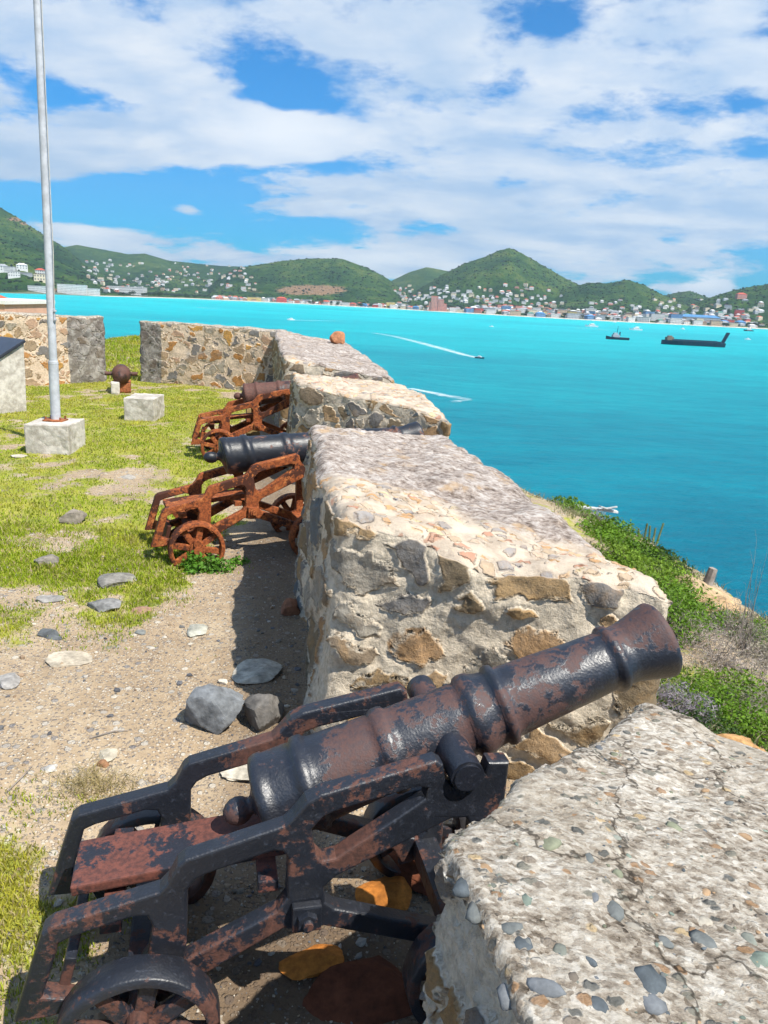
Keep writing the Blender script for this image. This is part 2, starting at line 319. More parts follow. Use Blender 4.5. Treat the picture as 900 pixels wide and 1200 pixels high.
def mat_iron(name, paint, rust, amount, rough=.38, rust2=None, orange=None, worn=(.16, .17, .2), spec=.5):
    m, t, o = newmat(name); p = vm(t, 'ADD', opos(t), nd(t, 'ShaderNodeObjectInfo').outputs['Location'])
    a = noise(t, p, 3.6, 7, .62, .2); b = noise(t, p, 55, 5, .7); c3 = noise(t, p, 17, 6, .7)
    msk = ss(t, mth(t, 'ADD', mth(t, 'ADD', mth(t, 'MULTIPLY', a, .56), mth(t, 'MULTIPLY', c3, .30)), mth(t, 'MULTIPLY', b, .14)), .64 - amount * .3, .675 - amount * .3)
    r2 = rust2 or tuple(x * .5 for x in rust)
    rc = mixc(t, ss(t, b, .35, .65), r2, rust)
    if orange: rc = mixc(t, ss(t, c3, .52, .68), rc, orange)
    pcol = mixc(t, ss(t, b, .55, .72, 0, .22), paint, worn); pcol = mixc(t, ss(t, a, .4, .6, 0, .5), pcol, tuple(x * 1.9 for x in paint))
    col = mixc(t, msk, pcol, rc)
    pit = voro(t, p, 130).outputs['Distance']
    h = mth(t, 'ADD', mth(t, 'MULTIPLY', c3, .6), mth(t, 'ADD', mth(t, 'MULTIPLY', b, .5), mth(t, 'ADD', mth(t, 'MULTIPLY', pit, .25), mth(t, 'MULTIPLY', msk, -.35))))
    ro = mth(t, 'ADD', mth(t, 'MULTIPLY', msk, .75 - rough), mth(t, 'ADD', mth(t, 'MULTIPLY', b, .3), rough - .15), clamp=True)
    bsdf(t, o, col, ro, h, .55, .004, spec, 0.0); return m
def mat_simple(name, col, rough=.8, var=.35, sc=20, bump=.4, bd=.004, spec=.3, obj=True, col2=None, metal=0.):
    m, t, o = newmat(name); p = opos(t) if obj else wpos(t)
    n = noise(t, p, sc, 6, .65); c2 = col2 or tuple(x * (1 - var) for x in col)
    n2 = noise(t, p, sc * .17, 4, .6)
    c = mixc(t, ss(t, mth(t, 'ADD', mth(t, 'MULTIPLY', n, .6), mth(t, 'MULTIPLY', n2, .4)), .38, .62), c2, col)
    bsdf(t, o, c, rough, n, bump, bd, spec, metal); return m
def mat_col(name, rough=.9, sc=40, bump=.5, bd=.003, spec=.25, var=.5, trans=0.):
    m, t, o = newmat(name); p = wpos(t); n = noise(t, p, sc, 5, .65); c = attr(t, 'Col', 'Color')
    c = mixc(t, 1., c, ramp(t, n, [(.3, (1 - var,) * 3), (.7, (1 + var * .4,) * 3)]), 'MULTIPLY')
    b = bsdf(t, o, c, rough, n, bump, bd, spec)
    if trans:
        tr = nd(t, 'ShaderNodeBsdfTranslucent', {'Color': c}); mxs = nd(t, 'ShaderNodeMixShader', {0: trans}); t.links.new(b.outputs[0], mxs.inputs[1]); t.links.new(tr.outputs[0], mxs.inputs[2]); t.links.new(mxs.outputs[0], o.inputs[0])
    return m
def mat_sea():
    m, t, o = newmat('turquoise_sea'); p = wpos(t); s = nd(t, 'ShaderNodeSeparateXYZ', {0: p})
    yy = mth(t, 'ADD', s.outputs[1], mth(t, 'MULTIPLY', s.outputs[0], -.12))
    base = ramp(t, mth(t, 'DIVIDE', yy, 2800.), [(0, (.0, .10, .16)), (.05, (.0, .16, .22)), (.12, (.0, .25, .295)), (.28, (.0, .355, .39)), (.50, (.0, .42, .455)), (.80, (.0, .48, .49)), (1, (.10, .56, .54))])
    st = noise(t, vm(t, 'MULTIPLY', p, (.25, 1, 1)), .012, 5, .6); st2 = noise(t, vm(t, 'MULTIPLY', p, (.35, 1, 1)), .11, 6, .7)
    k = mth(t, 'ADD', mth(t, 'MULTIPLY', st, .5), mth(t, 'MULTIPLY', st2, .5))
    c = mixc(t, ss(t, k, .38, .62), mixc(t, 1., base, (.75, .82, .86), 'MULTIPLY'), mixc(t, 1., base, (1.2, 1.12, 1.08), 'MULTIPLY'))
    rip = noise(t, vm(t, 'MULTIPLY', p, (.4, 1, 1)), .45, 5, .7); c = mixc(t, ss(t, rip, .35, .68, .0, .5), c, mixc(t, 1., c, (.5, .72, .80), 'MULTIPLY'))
    big = noise(t, p, .0035, 4, .55); c = mixc(t, ss(t, big, .50, .68, 0, .45), c, mixc(t, 1., c, (.5, .70, .80), 'MULTIPLY'))  # broad darker patches: cloud shadows painted into the water colour
    w1 = noise(t, vm(t, 'MULTIPLY', p, (.5, 1, 1)), .22, 6, .65); w2 = noise(t, p, 1.1, 4, .6)
    hh = mth(t, 'ADD', mth(t, 'MULTIPLY', w1, 1.5), mth(t, 'MULTIPLY', w2, .35))
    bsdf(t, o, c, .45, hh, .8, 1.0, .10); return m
def mat_hill():
    m, t, o = newmat('green_hillside'); p = wpos(t); b_ = attr(t, 'bare'); bt = attr(t, 'beach')
    a = noise(t, p, .0032, 8, .66); b = noise(t, p, .02, 7, .74); v = voro(t, p, .07).outputs['Distance']
    c = ramp(t, mth(t, 'ADD', mth(t, 'MULTIPLY', a, .55), mth(t, 'MULTIPLY', b, .45)), [(.36, (.007, .026, .009)), (.45, (.018, .054, .013)), (.53, (.042, .090, .016)), (.62, (.11, .14, .03))])
    c = mixc(t, ss(t, mth(t, 'ADD', b_, mth(t, 'MULTIPLY', mth(t, 'SUBTRACT', b, .5), .8)), .4, .6, 0, .85), c, (.28, .17, .10))
    c = mixc(t, bt, c, (.62, .56, .46))
    hh = mth(t, 'ADD', mth(t, 'MULTIPLY', v, -6.), mth(t, 'MULTIPLY', b, 26.))
    bsdf(t, o, c, .95, hh, .8, 1., .1); return m
M_ground = mat_ground()
M_iron_near = mat_iron('weathered_black_iron', (.010, .012, .019), (.080, .034, .027), .43, .42, (.050, .026, .026), worn=(.10, .115, .16), spec=.75)
M_iron_carr = mat_iron('black_rusting_iron', (.010, .012, .018), (.100, .037, .024), .44, .45, (.05, .02, .014), worn=(.12, .14, .19), spec=.7)
M_iron_plate = mat_iron('rust_red_plate', (.014, .014, .020), (.15, .046, .030), .58, .45, (.07, .024, .018), worn=(.12, .14, .19), spec=.6)
M_iron_blue = mat_iron('dark_painted_iron', (.011, .013, .018), (.17, .075, .05), .36, .42, worn=(.10, .12, .16))
M_iron_brown = mat_iron('brown_painted_iron', (.035, .018, .018), (.13, .055, .04), .7, .5)
M_rust = mat_iron('orange_rusted_iron', (.060, .022, .014), (.34, .095, .030), .62, .7, (.12, .036, .016), orange=(.44, .16, .05), worn=(.2, .08, .04), spec=.2)
M_conc = mat_simple('weathered_concrete', (.58, .54, .48), .9, .5, 13, .8, .012, .2, False, (.34, .305, .26))
M_stonecol = mat_col('stone_by_colour', .9, 30, .7, .006, .25, .45)
M_leaf = mat_col('leaf', .6, 3, 0.05, .001, .3, .3, .35)
M_twig = mat_simple('dry_twig', (.34, .29, .25), .9, .5, 14)
M_sea = mat_sea(); M_hill = mat_hill()
M_foam = None
# ------------------------------------------------------------------ fort ground and headland: one sheet
def xw(y): return .29 - .157 * np.minimum(y, 17.)
def landz(x, y):
    x = np.asarray(x, float); y = np.asarray(y, float)
    z = .035 * fb2(x, y, .7, 3, 2) + .014 * fb2(x, y, 5, 3, 5)
    dip = np.exp(-(((x + .2) / 1.3) ** 2 + ((y - 1.9) / 1.25) ** 2) ** 1.5); z = z - .145 * dip * sst(4.2 - y, 0, 1)
    d = (x - xw(y)) * .988
    br = 4.7 - 3.0 * sst(y, 9.4, 12.6) + 1.6 * sst(-y, -5.5, -3) + .25 * fb2(x * 0, y, .8, 3, 9)
    out = -.05 - .25 * np.maximum(d - 1.3, 0) + .10 * fb2(x, y, 1.1, 3, 4) * sst(d, 1.2, 2.2)
    z = np.where(d > 1.0, z * (1 - sst(d, 1., 1.5)) + out * sst(d, 1., 1.5), z)
    z = z - 1.25 * np.maximum(d - br, 0) * (1 + .25 * fb2(x, y, .3, 3, 6))
    n = np.maximum(y - 33., 0); z = z - np.where(x < -12, .11 * n, .9 * n) - .035 * np.maximum(y - 18, 0) * sst(-x, 10, 14)
    z = z - .04 * np.maximum(y - 75, 0) ** 1.3
    z = z - np.where(y > 18, .04 * np.maximum(y - 18, 0) * sst(x, -8, -3), 0)
    return np.maximum(z, -34.)
def grassd(x, y):
    n = fb2(x, y, .9, 5, 21, .6); n2 = fb2(x, y, 3.2, 4, 23, .6)
    far = .70 * sst(y, 4.9, 6.0) * sst(xw(y) - x, .35, .9); far = far - .25 * np.exp(-((x + 5.6) ** 2 + (y - 9.9) ** 2) / .9)
    mid = .66 * sst(-x, .95, 1.5) * sst(y, 4.2, 5.0) * (1 - sst(y, 5.6, 6.6)); low = .44 * sst(-x, 1.0, 1.7) * sst(y, 3.3, 4.4)
    nl = .80 * np.exp(-(((x + 1.32) / .42) ** 2 + ((y - 1.85) / .62) ** 2)) + .55 * np.exp(-(((x + .95) / .25) ** 2 + ((y - 1.35) / .35) ** 2))
    nl = nl + .35 * np.exp(-(((x + 1.25) / .25) ** 2 + ((y - 2.72) / .14) ** 2))
    wh = .5 * np.exp(-(((x + 1.35) / .5) ** 2 + ((y - 5.3) / .5) ** 2))
    d = np.maximum.reduce([far, mid, low + 0 * far, nl, wh])
    g = d + n * .52 + n2 * .62
    outside = sst(x - xw(y), 1.3, 1.8) * .45 + sst(y, 17.2, 18.5) * .55
    return np.clip(np.maximum(g, outside + n * .3), 0, 1.2)
def axis_pts(parts): return np.unique(np.concatenate([np.arange(a, b, s) for a, b, s in parts]))
gx = axis_pts([(-140, -20, 6), (-20, -8, .6), (-8, -3.2, .07), (-3.2, 1.2, .03), (1.2, 5, .08), (5, 9, .25), (9, 45, 1.5)])
gy = axis_pts([(-45, -4, 2.), (-4, .8, .2), (.8, 6, .03), (6, 17.5, .08), (17.5, 40, .5), (40, 130, 3)])
X, Y = np.meshgrid(gx, gy); Z = landz(X, Y) + .004 * fb2(X, Y, 30, 3, 77)
idx = np.arange(X.size).reshape(X.shape)
F = np.stack([idx[:-1, :-1], idx[:-1, 1:], idx[1:, 1:], idx[1:, :-1]], -1).reshape(-1, 4)
dark_soil = sst(xw(Y) - X, -.1, .15) * (1 - sst(xw(Y) - X, .30, .65)) * .9  # darker soil colour in a strip along the inner foot of the wall
dark_soil = np.maximum(dark_soil, 1.25 * np.exp(-(((X + .12) / .62) ** 2 + ((Y - 1.95) / .55) ** 2) ** 1.6))  # dark rust-stained soil under the near carriage
ground = mesh('ground', np.c_[X.ravel(), Y.ravel(), Z.ravel()], F, M_ground, fattr={'grass': grassd(X, Y).ravel(), 'dark_soil': dark_soil.ravel()}, smooth=True)
tag(ground, 'sandy gravel ground of the old fort with patches of grass, and the headland round it', None, None, 'structure')
def gz(x, y): return float(landz(np.array([x]), np.array([y]))[0])

# sea
V = np.array([(-9000, 20, -30), (9000, 20, -30), (9000, 9000, -30), (-9000, 9000, -30), (-9000, -300, -30), (9000, -300, -30)], float)
sea = mesh('water', V, [(0, 1, 2, 3), (4, 5, 1, 0)], M_sea); tag(sea, 'bright turquoise sea of the wide bay', None, None, 'structure')

# ------------------------------------------------------------------ far coast: town plain and hills
shore_px = [(-400, 336), (-60, 342), (20, 344), (60, 345), (120, 347.5), (230, 350.5), (340, 355.5), (450, 361.5), (600, 370.5), (700, 376), (800, 381), (900, 386), (1000, 392), (1300, 408)]
SP = np.array([atz(px, py, -30) for px, py in shore_px]); SM = SP[:, 0] / SP[:, 1]; SY = SP[:, 1]
def shoreY(m): return np.interp(m, SM, SY)
RIDGES = [  # crest pixels, crest distance, foot distance
 ([(-500, 60), (-250, 130), (-60, 205), (0, 243), (20, 255), (50, 275), (75, 290), (100, 312), (130, 326), (170, 345)], 3700, 2800),
 ([(-300, 215), (-100, 258), (0, 277), (40, 292), (60, 301), (80, 312), (110, 325), (140, 336), (165, 348)], 3000, 2350),
 ([(-300, 265), (-100, 285), (0, 301), (25, 305), (45, 316), (60, 328), (78, 343)], 2300, 2020),
 ([(40, 296), (60, 292), (90, 286.5), (120, 292), (150, 297), (170, 296), (200, 305), (230, 308.5), (262, 311.5), (300, 313), (340, 320), (380, 335), (400, 350)], 5200, 3600),
 ([(245, 336), (262, 322), (280, 314), (300, 311), (330, 306), (360, 303), (400, 303), (430, 314), (450, 324), (465, 335), (490, 352)], 4000, 3150),
 ([(430, 345), (455, 331), (480, 319), (500, 313), (530, 318), (560, 335), (590, 350)], 5200, 3700),
 ([(480, 345), (500, 334), (520, 321), (545, 309), (570, 300), (585, 293), (597, 290.5), (610, 296), (640, 313), (660, 325), (680, 335), (720, 356)], 3900, 2850),
 ([(610, 362), (640, 350), (665, 338), (690, 331), (712, 332), (735, 327.5), (755, 334), (775, 345), (800, 354), (830, 370)], 3500, 2620),
 ([(740, 358), (770, 349), (790, 343), (808, 340.5), (835, 350), (860, 362)], 4100, 2900),
 ([(800, 366), (822, 352), (840, 346), (860, 340), (880, 336), (900, 333), (980, 318), (1100, 290), (1400, 240)], 3000, 2480)]
RD = []
for pts, yk, yf in RIDGES:
    P = np.array([aty(px, py, yk) for px, py in pts]); RD.append((P[:, 0] / P[:, 1], P[:, 2], yk, yf))
def terr(m, Yd):
    x = m * Yd; s = shoreY(m); a = Yd - s
    z = -31.5 + 3.2 * sst(a, -25, 40) + (4. + 24. * sst(m, -.02, .12)) * np.clip((a - 50) / 650., 0, 1)
    n1 = fb2(x, Yd, 1 / 520., 5, 31, .55); n2 = fb2(x, Yd, 1 / 120., 4, 33, .55)
    best = np.full(np.shape(z), -200.)
    for k, (rm, rz, yk, yf) in enumerate(RD):
        c = np.interp(m, rm, rz, left=-90 if k > 2 else rz[0], right=-90 if k < 9 else rz[-1])
        u = (Yd - yf) / (yk - yf) + .12 * n1; up = np.clip(u, 0, 1); dn = np.clip((Yd - yk) / 1600., 0, 1)
        s_ = (up ** 1.35) * .9 + .1 * sst(up, 0, 1)
        h = -27 + (c + 27) * s_ * (1 - .6 * dn ** 1.5) + (c + 40).clip(0) * .20 * n1 * up * (1 - up) * 2.5 + 9 * n2 * sst(up, .02, .3) * (1 - .85 * sst(up, .86, 1.))
        h = np.where(u <= 0, -200, h); best = np.maximum(best, h)
    near = sst(a, 0, 120); z = np.maximum(z, np.where(a > 0, np.minimum(best, 900) * near + z * (1 - near), -200))
    return np.where(a < -30, -34., z)
ms = np.arange(-1.25, 1.15, .0021); ys = np.concatenate([np.arange(1500, 3200, 14), np.arange(3200, 5400, 26), np.arange(5400, 7600, 160)])
Mg, Yg = np.meshgrid(ms, ys); Zt = terr(Mg, Yg); Xg = Mg * Yg
def pix(x, y, z):
    q = np.stack([x, y, z - HCAM], -1); w = q @ Fw; return 450 + FPX * (q @ R2) / w, 600 - FPX * (q @ U2) / w
PX, PY = pix(Xg, Yg, Zt)
bare = np.zeros(Xg.shape)
for bx_, by_, rx, ry, am in [(365, 340, 50, 7, 1.), (300, 341, 22, 4, .5), (18, 257, 12, 3, .9), (30, 262, 12, 3, .7), (700, 340, 20, 4, .35), (835, 357, 8, 3, .6), (868, 350, 10, 10, .35), (560, 350, 14, 5, .5), (700, 355, 12, 4, .3), (60, 340, 60, 4, .6), (490, 318, 16, 3, .3)]:
    bare = np.maximum(bare, am * np.exp(-(((PX - bx_) / rx) ** 2 + ((PY - by_) / ry) ** 2)))
bare = np.where((bx_ == 0) | (Yg > 5000), 0, bare)
a_ = Yg - shoreY(Mg); beach = sst(a_, -40, -5) * (1 - sst(a_, 48, 75)) * (.25 + .75 * sst(Mg, -.40, -.36))
idx = np.arange(Xg.size).reshape(Xg.shape); F = np.stack([idx[:-1, :-1], idx[:-1, 1:], idx[1:, 1:], idx[1:, :-1]], -1).reshape(-1, 4)
hills = mesh('hills', np.c_[Xg.ravel(), Yg.ravel(), Zt.ravel()], F, M_hill, fattr={'bare': bare.ravel(), 'beach': beach.ravel()}, smooth=True)
tag(hills, 'green hills and sandy shore on the far side of the bay', None, None, 'structure')
def hit(px, py):
    d = ray(px, py); m = d[0] / d[1]; yy = np.arange(1700, 5600, 8.); zz = terr(np.full(yy.shape, m), yy); rz = HCAM + d[2] / d[1] * yy
    k = np.nonzero((zz > rz) & (yy > shoreY(m) + 25))[0]
    if len(k) == 0: return None
    yk = yy[k[0]]; return m * yk, yk, zz[k[0]]

# ------------------------------------------------------------------ masonry blocks
def block(name, bot, top, mat, cell=.02, rad=.05, amp=.03, res_top=None, attrs=None, loc=None, extra=None, seed=0, lump=.0):
    """corner quads (inner near, outer near, outer far, inner far) bottom and top -> rounded, rough solid"""
    C8 = np.array([bot, top], float)  # [z][4][3]
    L = [np.linalg.norm(C8[1, 1] - C8[1, 0]), np.linalg.norm(C8[1, 3] - C8[1, 0]), np.linalg.norm(C8[1, 0] - C8[0, 0])]
    N = [max(2, int(round(l / cell))) for l in L]
    P = []; Q = []
    def face(ax, val):
        o = [a for a in range(3) if a != ax]; u = np.linspace(0, 1, N[o[0]] + 1); v = np.linspace(0, 1, N[o[1]] + 1); U, Vv = np.meshgrid(u, v, indexing='ij')
        G = np.zeros(U.shape + (3,)); G[..., o[0]] = U; G[..., o[1]] = Vv; G[..., ax] = val; base = sum(len(p) for p in P); P.append(G.reshape(-1, 3))
        i = base + np.arange(U.size).reshape(U.shape); f = np.stack([i[:-1, :-1], i[1:, :-1], i[1:, 1:], i[:-1, 1:]], -1).reshape(-1, 4)
        flip = (ax == 1) != (val == 1); Q.append(f[:, ::-1] if not flip else f)
    face(0, 0); face(0, 1); face(1, 0); face(1, 1); face(2, 1)
    G = np.concatenate(P); Fq = np.concatenate(Q)
    key = np.round(G * 1e5).astype(np.int64); _, first, inv = np.unique(key, axis=0, return_index=True, return_inverse=True)
    G = G[first]; Fq = inv.reshape(-1)[Fq]
    # round the edges in metres
    Lm = np.array(L); g = G * Lm; lo = np.array([rad, rad, -1e9]); hi = Lm - rad
    cl_ = np.clip(g, lo, hi); dlt = g - cl_; ln = np.linalg.norm(dlt, axis=1, keepdims=True)
    nrm = np.where(ln > 1e-9, dlt / np.maximum(ln, 1e-9), 0); g = np.where(ln > 1e-9, cl_ + nrm * rad, g)
    # smooth taper of the normal where flat
    H = g / Lm; u, v, w = H[:, 0:1], H[:, 1:2], H[:, 2:3]
    def quad(c): return (1 - u) * (1 - v) * c[0] + u * (1 - v) * c[1] + u * v * c[2] + (1 - u) * v * c[3]
    R = quad(C8[0]) * (1 - w) + quad(C8[1]) * w
    n = np.where(ln > 1e-9, nrm, 0)
    R = R + np.c_[fbm(R, 2.3, 4, seed + 1), fbm(R, 2.3, 4, seed + 2), fbm(R, 2.3, 4, seed + 3)] * amp * 1.6
    R = R + np.c_[fbm(R, 9, 4, seed + 4, .6), fbm(R, 9, 4, seed + 5, .6), fbm(R, 9, 4, seed + 6, .6)] * amp * .55
    topness = sst(H[:, 2] * L[2], L[2] - rad * 1.1, L[2] - rad * .25)
    fa = {'top': topness}
    if attrs: fa.update(attrs(R, H))
    V = R; col = None; mi = None
    if extra is not None:
        V2, F2, C2 = extra(R, topness); base = len(V)
        F2 = np.c_[F2, F2[:, 2:3]] if F2.shape[1] == 3 else F2
        V = np.r_[V, V2]; col = np.r_[np.ones((base, 3)), C2]; fa = {k: np.r_[x, np.ones(len(V2))] for k, x in fa.items()}
        me_faces = [tuple(f) for f in Fq] + [tuple(f[:3] + base) for f in F2]
        mi = np.r_[np.zeros(len(Fq)), np.ones(len(F2))]
        return mesh(name, V, me_faces, [mat, M_stonecol], mi=mi, col=col, fattr=fa, smooth=True, loc=loc)
    return mesh(name, V, Fq, mat, fattr=fa, smooth=True, loc=loc)
def stone_batch(centres, sizes, cols, seed=0, sub=2, flat=.5, rotz=True, r_=None, ang=.25):
    """many small stones as arrays"""
    r_ = r_ or np.random.default_rng(seed); Vb, Fb = ICO[sub]; n = len(centres)
    Vs = []; Fs = []; Cs = []
    var = []
    for k in range(6):
        pl = r_.normal(size=(9, 3)); pl /= np.linalg.norm(pl, axis=1)[:, None]; d = r_.uniform(.62, 1., 9)
        dot = Vb @ pl.T; rr = np.where(dot > 1e-3, d / np.maximum(dot, 1e-3), 9).min(1); rr = np.minimum(rr, 1.15); var.append(Vb * rr[:, None])
    for i in range(n):
        v = var[r_.integers(6)].copy(); s = sizes[i]; v *= np.array([s, s * r_.uniform(.6, .95), s * flat * r_.uniform(.7, 1.2)])
        a = r_.uniform(0, 6.28); c, q = math.cos(a), math.sin(a); v = v @ np.array([[c, q, 0], [-q, c, 0], [0, 0, 1]])
        b = r_.normal(0, ang); c, q = math.cos(b), math.sin(b); v = v @ np.array([[1, 0, 0], [0, c, q], [0, -q, c]])
        Fs.append(Fb + i * len(Vb)); Vs.append(v + centres[i]); Cs.append(np.repeat(cols[i][None], len(Vb), 0))
    return np.concatenate(Vs), np.concatenate(Fs), np.concatenate(Cs)

M_m1 = mat_masonry('pale_rubble_concrete', 9, (.62, .58, .50), STONES, .09, .034, .35, top=top_concrete, show=.7, smear=.9, crag=3.)
M_m2 = mat_masonry('rubble_masonry', 3.6, (.58, .495, .38), STONES, .11, .034, .36, show=.85, top=top_cobble(3.72, .38), smear=.7)
M_m3 = mat_masonry('rubble_masonry_far', 4.2, (.56, .48, .37), STONES, .08, .04, .3, show=.9, top=top_cobble(9.5, .8), smear=.6)
M_gw = mat_masonry('gate_wall_masonry', 4.0, (.66, .52, .38), STW, .075, .045, .42, show=.80, top=top_concrete, stain=True, smear=.9)
PAL = np.array([(.15, .16, .155), (.19, .20, .17), (.09, .105, .115), (.21, .22, .15), (.185, .225, .185), (.32, .29, .24), (.36, .24, .14), (.16, .17, .18), (.42, .38, .31), (.15, .125, .10)])
def m1_pebbles(R, tp):
    r_ = np.random.default_rng(11); k = np.nonzero(tp > .5)[0]; k = k[(R[k, 0] < 1.9) & (R[k, 1] > .3)]
    sel = r_.choice(k, 1100); sz = np.minimum(.0025 + r_.pareto(3.0, 1100) * .0035, .011)
    big = []
    for (px, py, s) in [(355, 675, 0), (0, 0, 0)]: pass
    want = [((645, 992), .030, 3), ((545, 1040), .034, 2), ((560, 1068), .026, 0), ((617, 1059), .022, 4), ((640, 1022), .018, 7), ((718, 1068), .030, 0), ((692, 1050), .017, 7), ((755, 1148), .038, 2), ((655, 1115), .017, 1), ((636, 1158), .030, 7), ((612, 1108), .020, 2),
            ((828, 1108), .028, 0), ((890, 1132), .034, 4), ((790, 973), .024, 3), ((720, 997), .014, 8), ((690, 1008), .020, 0), ((670, 1150), .017, 9), ((765, 1178), .022, 7), ((566, 1018), .020, 6), ((873, 985), .016, 6), ((845, 990), .014, 8), ((825, 1045), .016, 6), ((823, 1080), .017, 8), ((742, 1090), .014, 5), ((780, 1105), .018, 0), ((875, 1100), .02, 1), ((600, 1090), .02, 0), ((700, 1180), .02, 2), ((595, 1165), .026, 7)]
    cen = [R[i] for i in sel]; cols = [PAL[r_.integers(len(PAL))] * r_.uniform(.75, 1.25) for _ in sel]; sz = list(sz)
    T = R[k]; tx, ty = pix(T[:, 0], T[:, 1], T[:, 2])
    for (px, py), s, c in want:
        j = np.argmin((tx - px) ** 2 + (ty - py) ** 2); cen.append(T[j] - np.array([0, 0, .002])); sz.append(s * .85); cols.append(PAL[c])
    cen = np.array(cen) + np.array([0, 0, .0028]); return stone_batch(cen, np.array(sz), cols, 5, 2, .30, r_=r_, ang=.12)
m1 = block('battlement_merlon', [(.50, -1.3, -.2), (3.3, .2, -.5), (.80, 2.02, -.35), (.09, 1.12, -.25)],
           [(.80, -1.3, 1.12), (3.2, .25, .86), (.75, 1.985, .93), (.125, 1.135, 1.10)], M_m1, .011, .045, .028, loc=(.8, .4, 0), extra=m1_pebbles, seed=3)
tag(m1, 'nearest merlon, grey-white with dark pebbles in its worn top, beside the near cannon', 'parapet block', 'merlons of the sea wall')
m2 = block('battlement_merlon', [(-.28, 3.10, -.2), (1.26, 2.93, -.25), (.55, 6.2, -.3), (-.66, 5.5, -.1)],
           [(-.20, 3.16, 1.12), (1.21, 2.90, .89), (.44, 6.15, .97), (-.57, 5.45, 1.12)], M_m2, .0135, .085, .045, loc=(.2, 4.4, 0), seed=13)
tag(m2, 'big stone merlon between the near cannon and the second cannon, with rubble face', 'parapet block', 'merlons of the sea wall')
m3 = block('battlement_merlon', [(-1.05, 8.1, -.1), (.68, 7.3, -.3), (.2, 9.5, -.4), (-1.25, 9.3, -.1)],
           [(-1.0, 8.05, 1.12), (.62, 7.25, .95), (.18, 9.55, 1.0), (-1.2, 9.3, 1.12)], M_m3, .03, .06, .04, loc=(-.3, 8.6, 0), seed=23)
tag(m3, 'third stone merlon, between the second cannon and the farthest carriage', 'parapet block', 'merlons of the sea wall')
m4 = block('battlement_merlon', [(-1.5, 10.5, -.1), (.15, 10.2, -.4), (-.75, 16.3, -.3), (-2.45, 16.0, 0)],
           [(-1.45, 10.5, 1.17), (.06, 10.3, 1.02), (-.93, 16.2, 1.07), (-2.4, 15.95, 1.26)], M_m3, .045, .06, .045, loc=(-1.2, 13, 0), seed=33)
tag(m4, 'farthest long merlon of the sea wall, running up to the gate wall', 'parapet block', 'merlons of the sea wall')
def stain_r(R, H): return {'stain': np.where(H[:, 0] < .17, .8, 0) + .45 * fbm(R, 3.1, 3, 5) + .25}
def stain_l(R, H): return {'stain': np.where(H[:, 0] > .88, .9, .0) + .5 * fbm(R, 3.1, 3, 6)}
g1 = block('stone_wall', [(-5.45, 16.80, -.1), (-2.36, 15.98, -.1), (-2.2, 16.6, -.1), (-5.3, 17.4, -.1)],
           [(-5.44, 16.85, 1.28), (-2.38, 16.04, 1.27), (-2.2, 16.6, 1.27), (-5.3, 17.4, 1.28)], M_gw, .045, .03, .025, attrs=stain_r, loc=(-3.9, 16.6, 0), seed=43)
tag(g1, 'stone wall of orange and grey rubble on the right of the gap, behind the square block', 'stone wall', 'old walls at the end of the yard')
g2 = block('stone_wall', [(-10.5, 11.5, -.1), (-6.05, 16.45, -.1), (-6.3, 17.0, -.1), (-11, 12.0, -.1)],
           [(-10.5, 11.5, 1.5), (-6.07, 16.5, 1.33), (-6.3, 17.0, 1.33), (-11, 12.0, 1.5)], M_gw, .06, .03, .03, attrs=stain_l, loc=(-8, 14, 0), seed=53)
tag(g2, 'stone wall with peeling plaster on the left of the gap, behind the flagpole', 'stone wall', 'old walls at the end of the yard')

